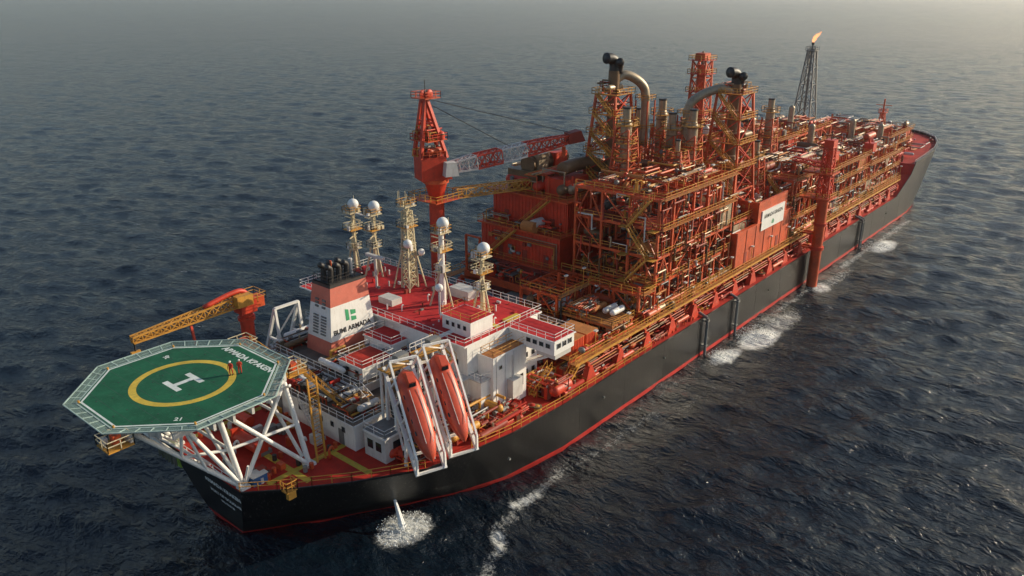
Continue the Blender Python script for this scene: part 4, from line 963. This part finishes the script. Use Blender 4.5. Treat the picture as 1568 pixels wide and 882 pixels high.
    for scl,det,rot,st,dist,amp in ((.07,2,-20,.4,.4,2.0),(.24,3,-25,.42,.5,1.1),(.75,4,-38,.5,.6,.70),(2.2,4,-15,.6,.4,.20)):
        n=noise(scl,det,rot,st,dist); bp=N.new("ShaderNodeBump"); bp.inputs["Strength"].default_value=1; bp.inputs["Distance"].default_value=amp; L.new(n.outputs["Fac"],bp.inputs["Height"])
        if prev: L.new(prev.outputs[0],bp.inputs["Normal"])
        prev=bp
    L.new(prev.outputs[0],b.inputs["Normal"])
    af=N.new("ShaderNodeAttribute"); af.attribute_name="foam"
    nf_=noise(1.0,10,0,1,1.6); nf_.inputs["Roughness"].default_value=.75
    ad=N.new("ShaderNodeMath"); ad.operation='ADD'; L.new(af.outputs["Fac"],ad.inputs[0]); L.new(nf_.outputs["Fac"],ad.inputs[1])
    mr=N.new("ShaderNodeMapRange"); mr.inputs[1].default_value=.93; mr.inputs[2].default_value=1.33; L.new(ad.outputs[0],mr.inputs[0])
    df=N.new("ShaderNodeBsdfPrincipled"); df.inputs["Base Color"].default_value=(.74,.76,.74,1); df.inputs["Roughness"].default_value=.9; L.new(prev.outputs[0],df.inputs["Normal"])
    ms=N.new("ShaderNodeMixShader"); L.new(mr.outputs[0],ms.inputs[0]); L.new(b.outputs[0],ms.inputs[1]); L.new(df.outputs[0],ms.inputs[2]); L.new(ms.outputs[0],N["Material Output"].inputs[0])
    me.materials.append(m)
build_sea()

def discharge(p,q,n,rad,seed,jet=True):
    b=B("water_discharge"); r=random.Random(seed); p=Vector(p);q=Vector(q)
    pts=[p+(q-p)*t+Vector((0,0,(t-t*t)*1.2)) for t in (0,.3,.6,.85,1)]
    if jet:
        for s in range(5):
            o=Vector((r.uniform(-.15,.15),r.uniform(-.15,.15),0))
            for i in range(4): b.tube(pts[i]+o*i*.5,pts[i+1]+o*(i+1)*.5,.07+.04*i,"spray",6,.11+.04*i)
    for k in range(n):
        a=r.uniform(0,6.28);d=rad*r.random()**.7; h=abs(r.gauss(0,.4))*(1-d/rad*.7)
        b.ball((q.x+d*math.cos(a),q.y+d*.8*math.sin(a),q.z+h),r.uniform(.02,.10),"spray",5,4)
    b.finish()
discharge((16.5,-14.2,3.6),(15.2,-17.6,0.1),620,3.8,1); discharge((84,-22.9,1.2),(86,-25,0.1),300,3.0,2,False); discharge((97,-22.9,1.4),(99,-26,0.1),500,5,3,False); discharge((168.5,-22.9,1.2),(171,-26,0.1),320,5,4,False)

# ------------------------------------------------------------------ HAZE (thin marine haze layer)
b=B("haze"); MATS["haze"]=hm=bpy.data.materials.new("haze"); hm.use_nodes=True; nt=hm.node_tree
nt.nodes.remove(nt.nodes["Principled BSDF"]); vsn=nt.nodes.new("ShaderNodeVolumeScatter"); vsn.inputs["Color"].default_value=(.92,.96,1,1); vsn.inputs["Density"].default_value=7.5e-5; vsn.inputs["Anisotropy"].default_value=.68
nt.links.new(vsn.outputs[0],nt.nodes["Material Output"].inputs["Volume"])
b.box(-9000,16000,-12000,12000,-12,260,"haze"); b.finish()

# ------------------------------------------------------------------ WORLD, SUN, CAMERA
EL=21; AZ=31
w=bpy.data.worlds.new("World"); SC.world=w; w.use_nodes=True; nt=w.node_tree; bg=nt.nodes["Background"]
sky=nt.nodes.new("ShaderNodeTexSky"); sky.sky_type='NISHITA'; sky.sun_disc=False; sky.sun_elevation=math.radians(EL); sky.sun_rotation=math.radians(90+AZ); sky.dust_density=1.1; sky.air_density=1.0; sky.altitude=0
nt.links.new(sky.outputs[0],bg.inputs[0]); bg.inputs[1].default_value=.125
sl=bpy.data.lights.new("sun","SUN"); sl.energy=5; sl.angle=math.radians(.6); sl.color=(1,.86,.64); so=bpy.data.objects.new("sun",sl); COL.objects.link(so)
dirv=Vector((math.cos(math.radians(EL))*math.cos(math.radians(-AZ)),math.cos(math.radians(EL))*math.sin(math.radians(-AZ)),math.sin(math.radians(EL))))
so.rotation_euler=dirv.to_track_quat('Z','Y').to_euler(); so.location=(100,-60,120)
cd=bpy.data.cameras.new("camera"); cd.sensor_width=36; cd.lens=36*1220/1568; cd.clip_end=60000; cd.clip_start=.5
co=bpy.data.objects.new("camera",cd); COL.objects.link(co); co.location=(-38.4,-80.2,62); co.rotation_euler=(math.radians(90-20.5),0,math.radians(-90+40.1)); SC.camera=co
SC.view_settings.view_transform='Standard'; SC.view_settings.look='None'; SC.view_settings.exposure=0
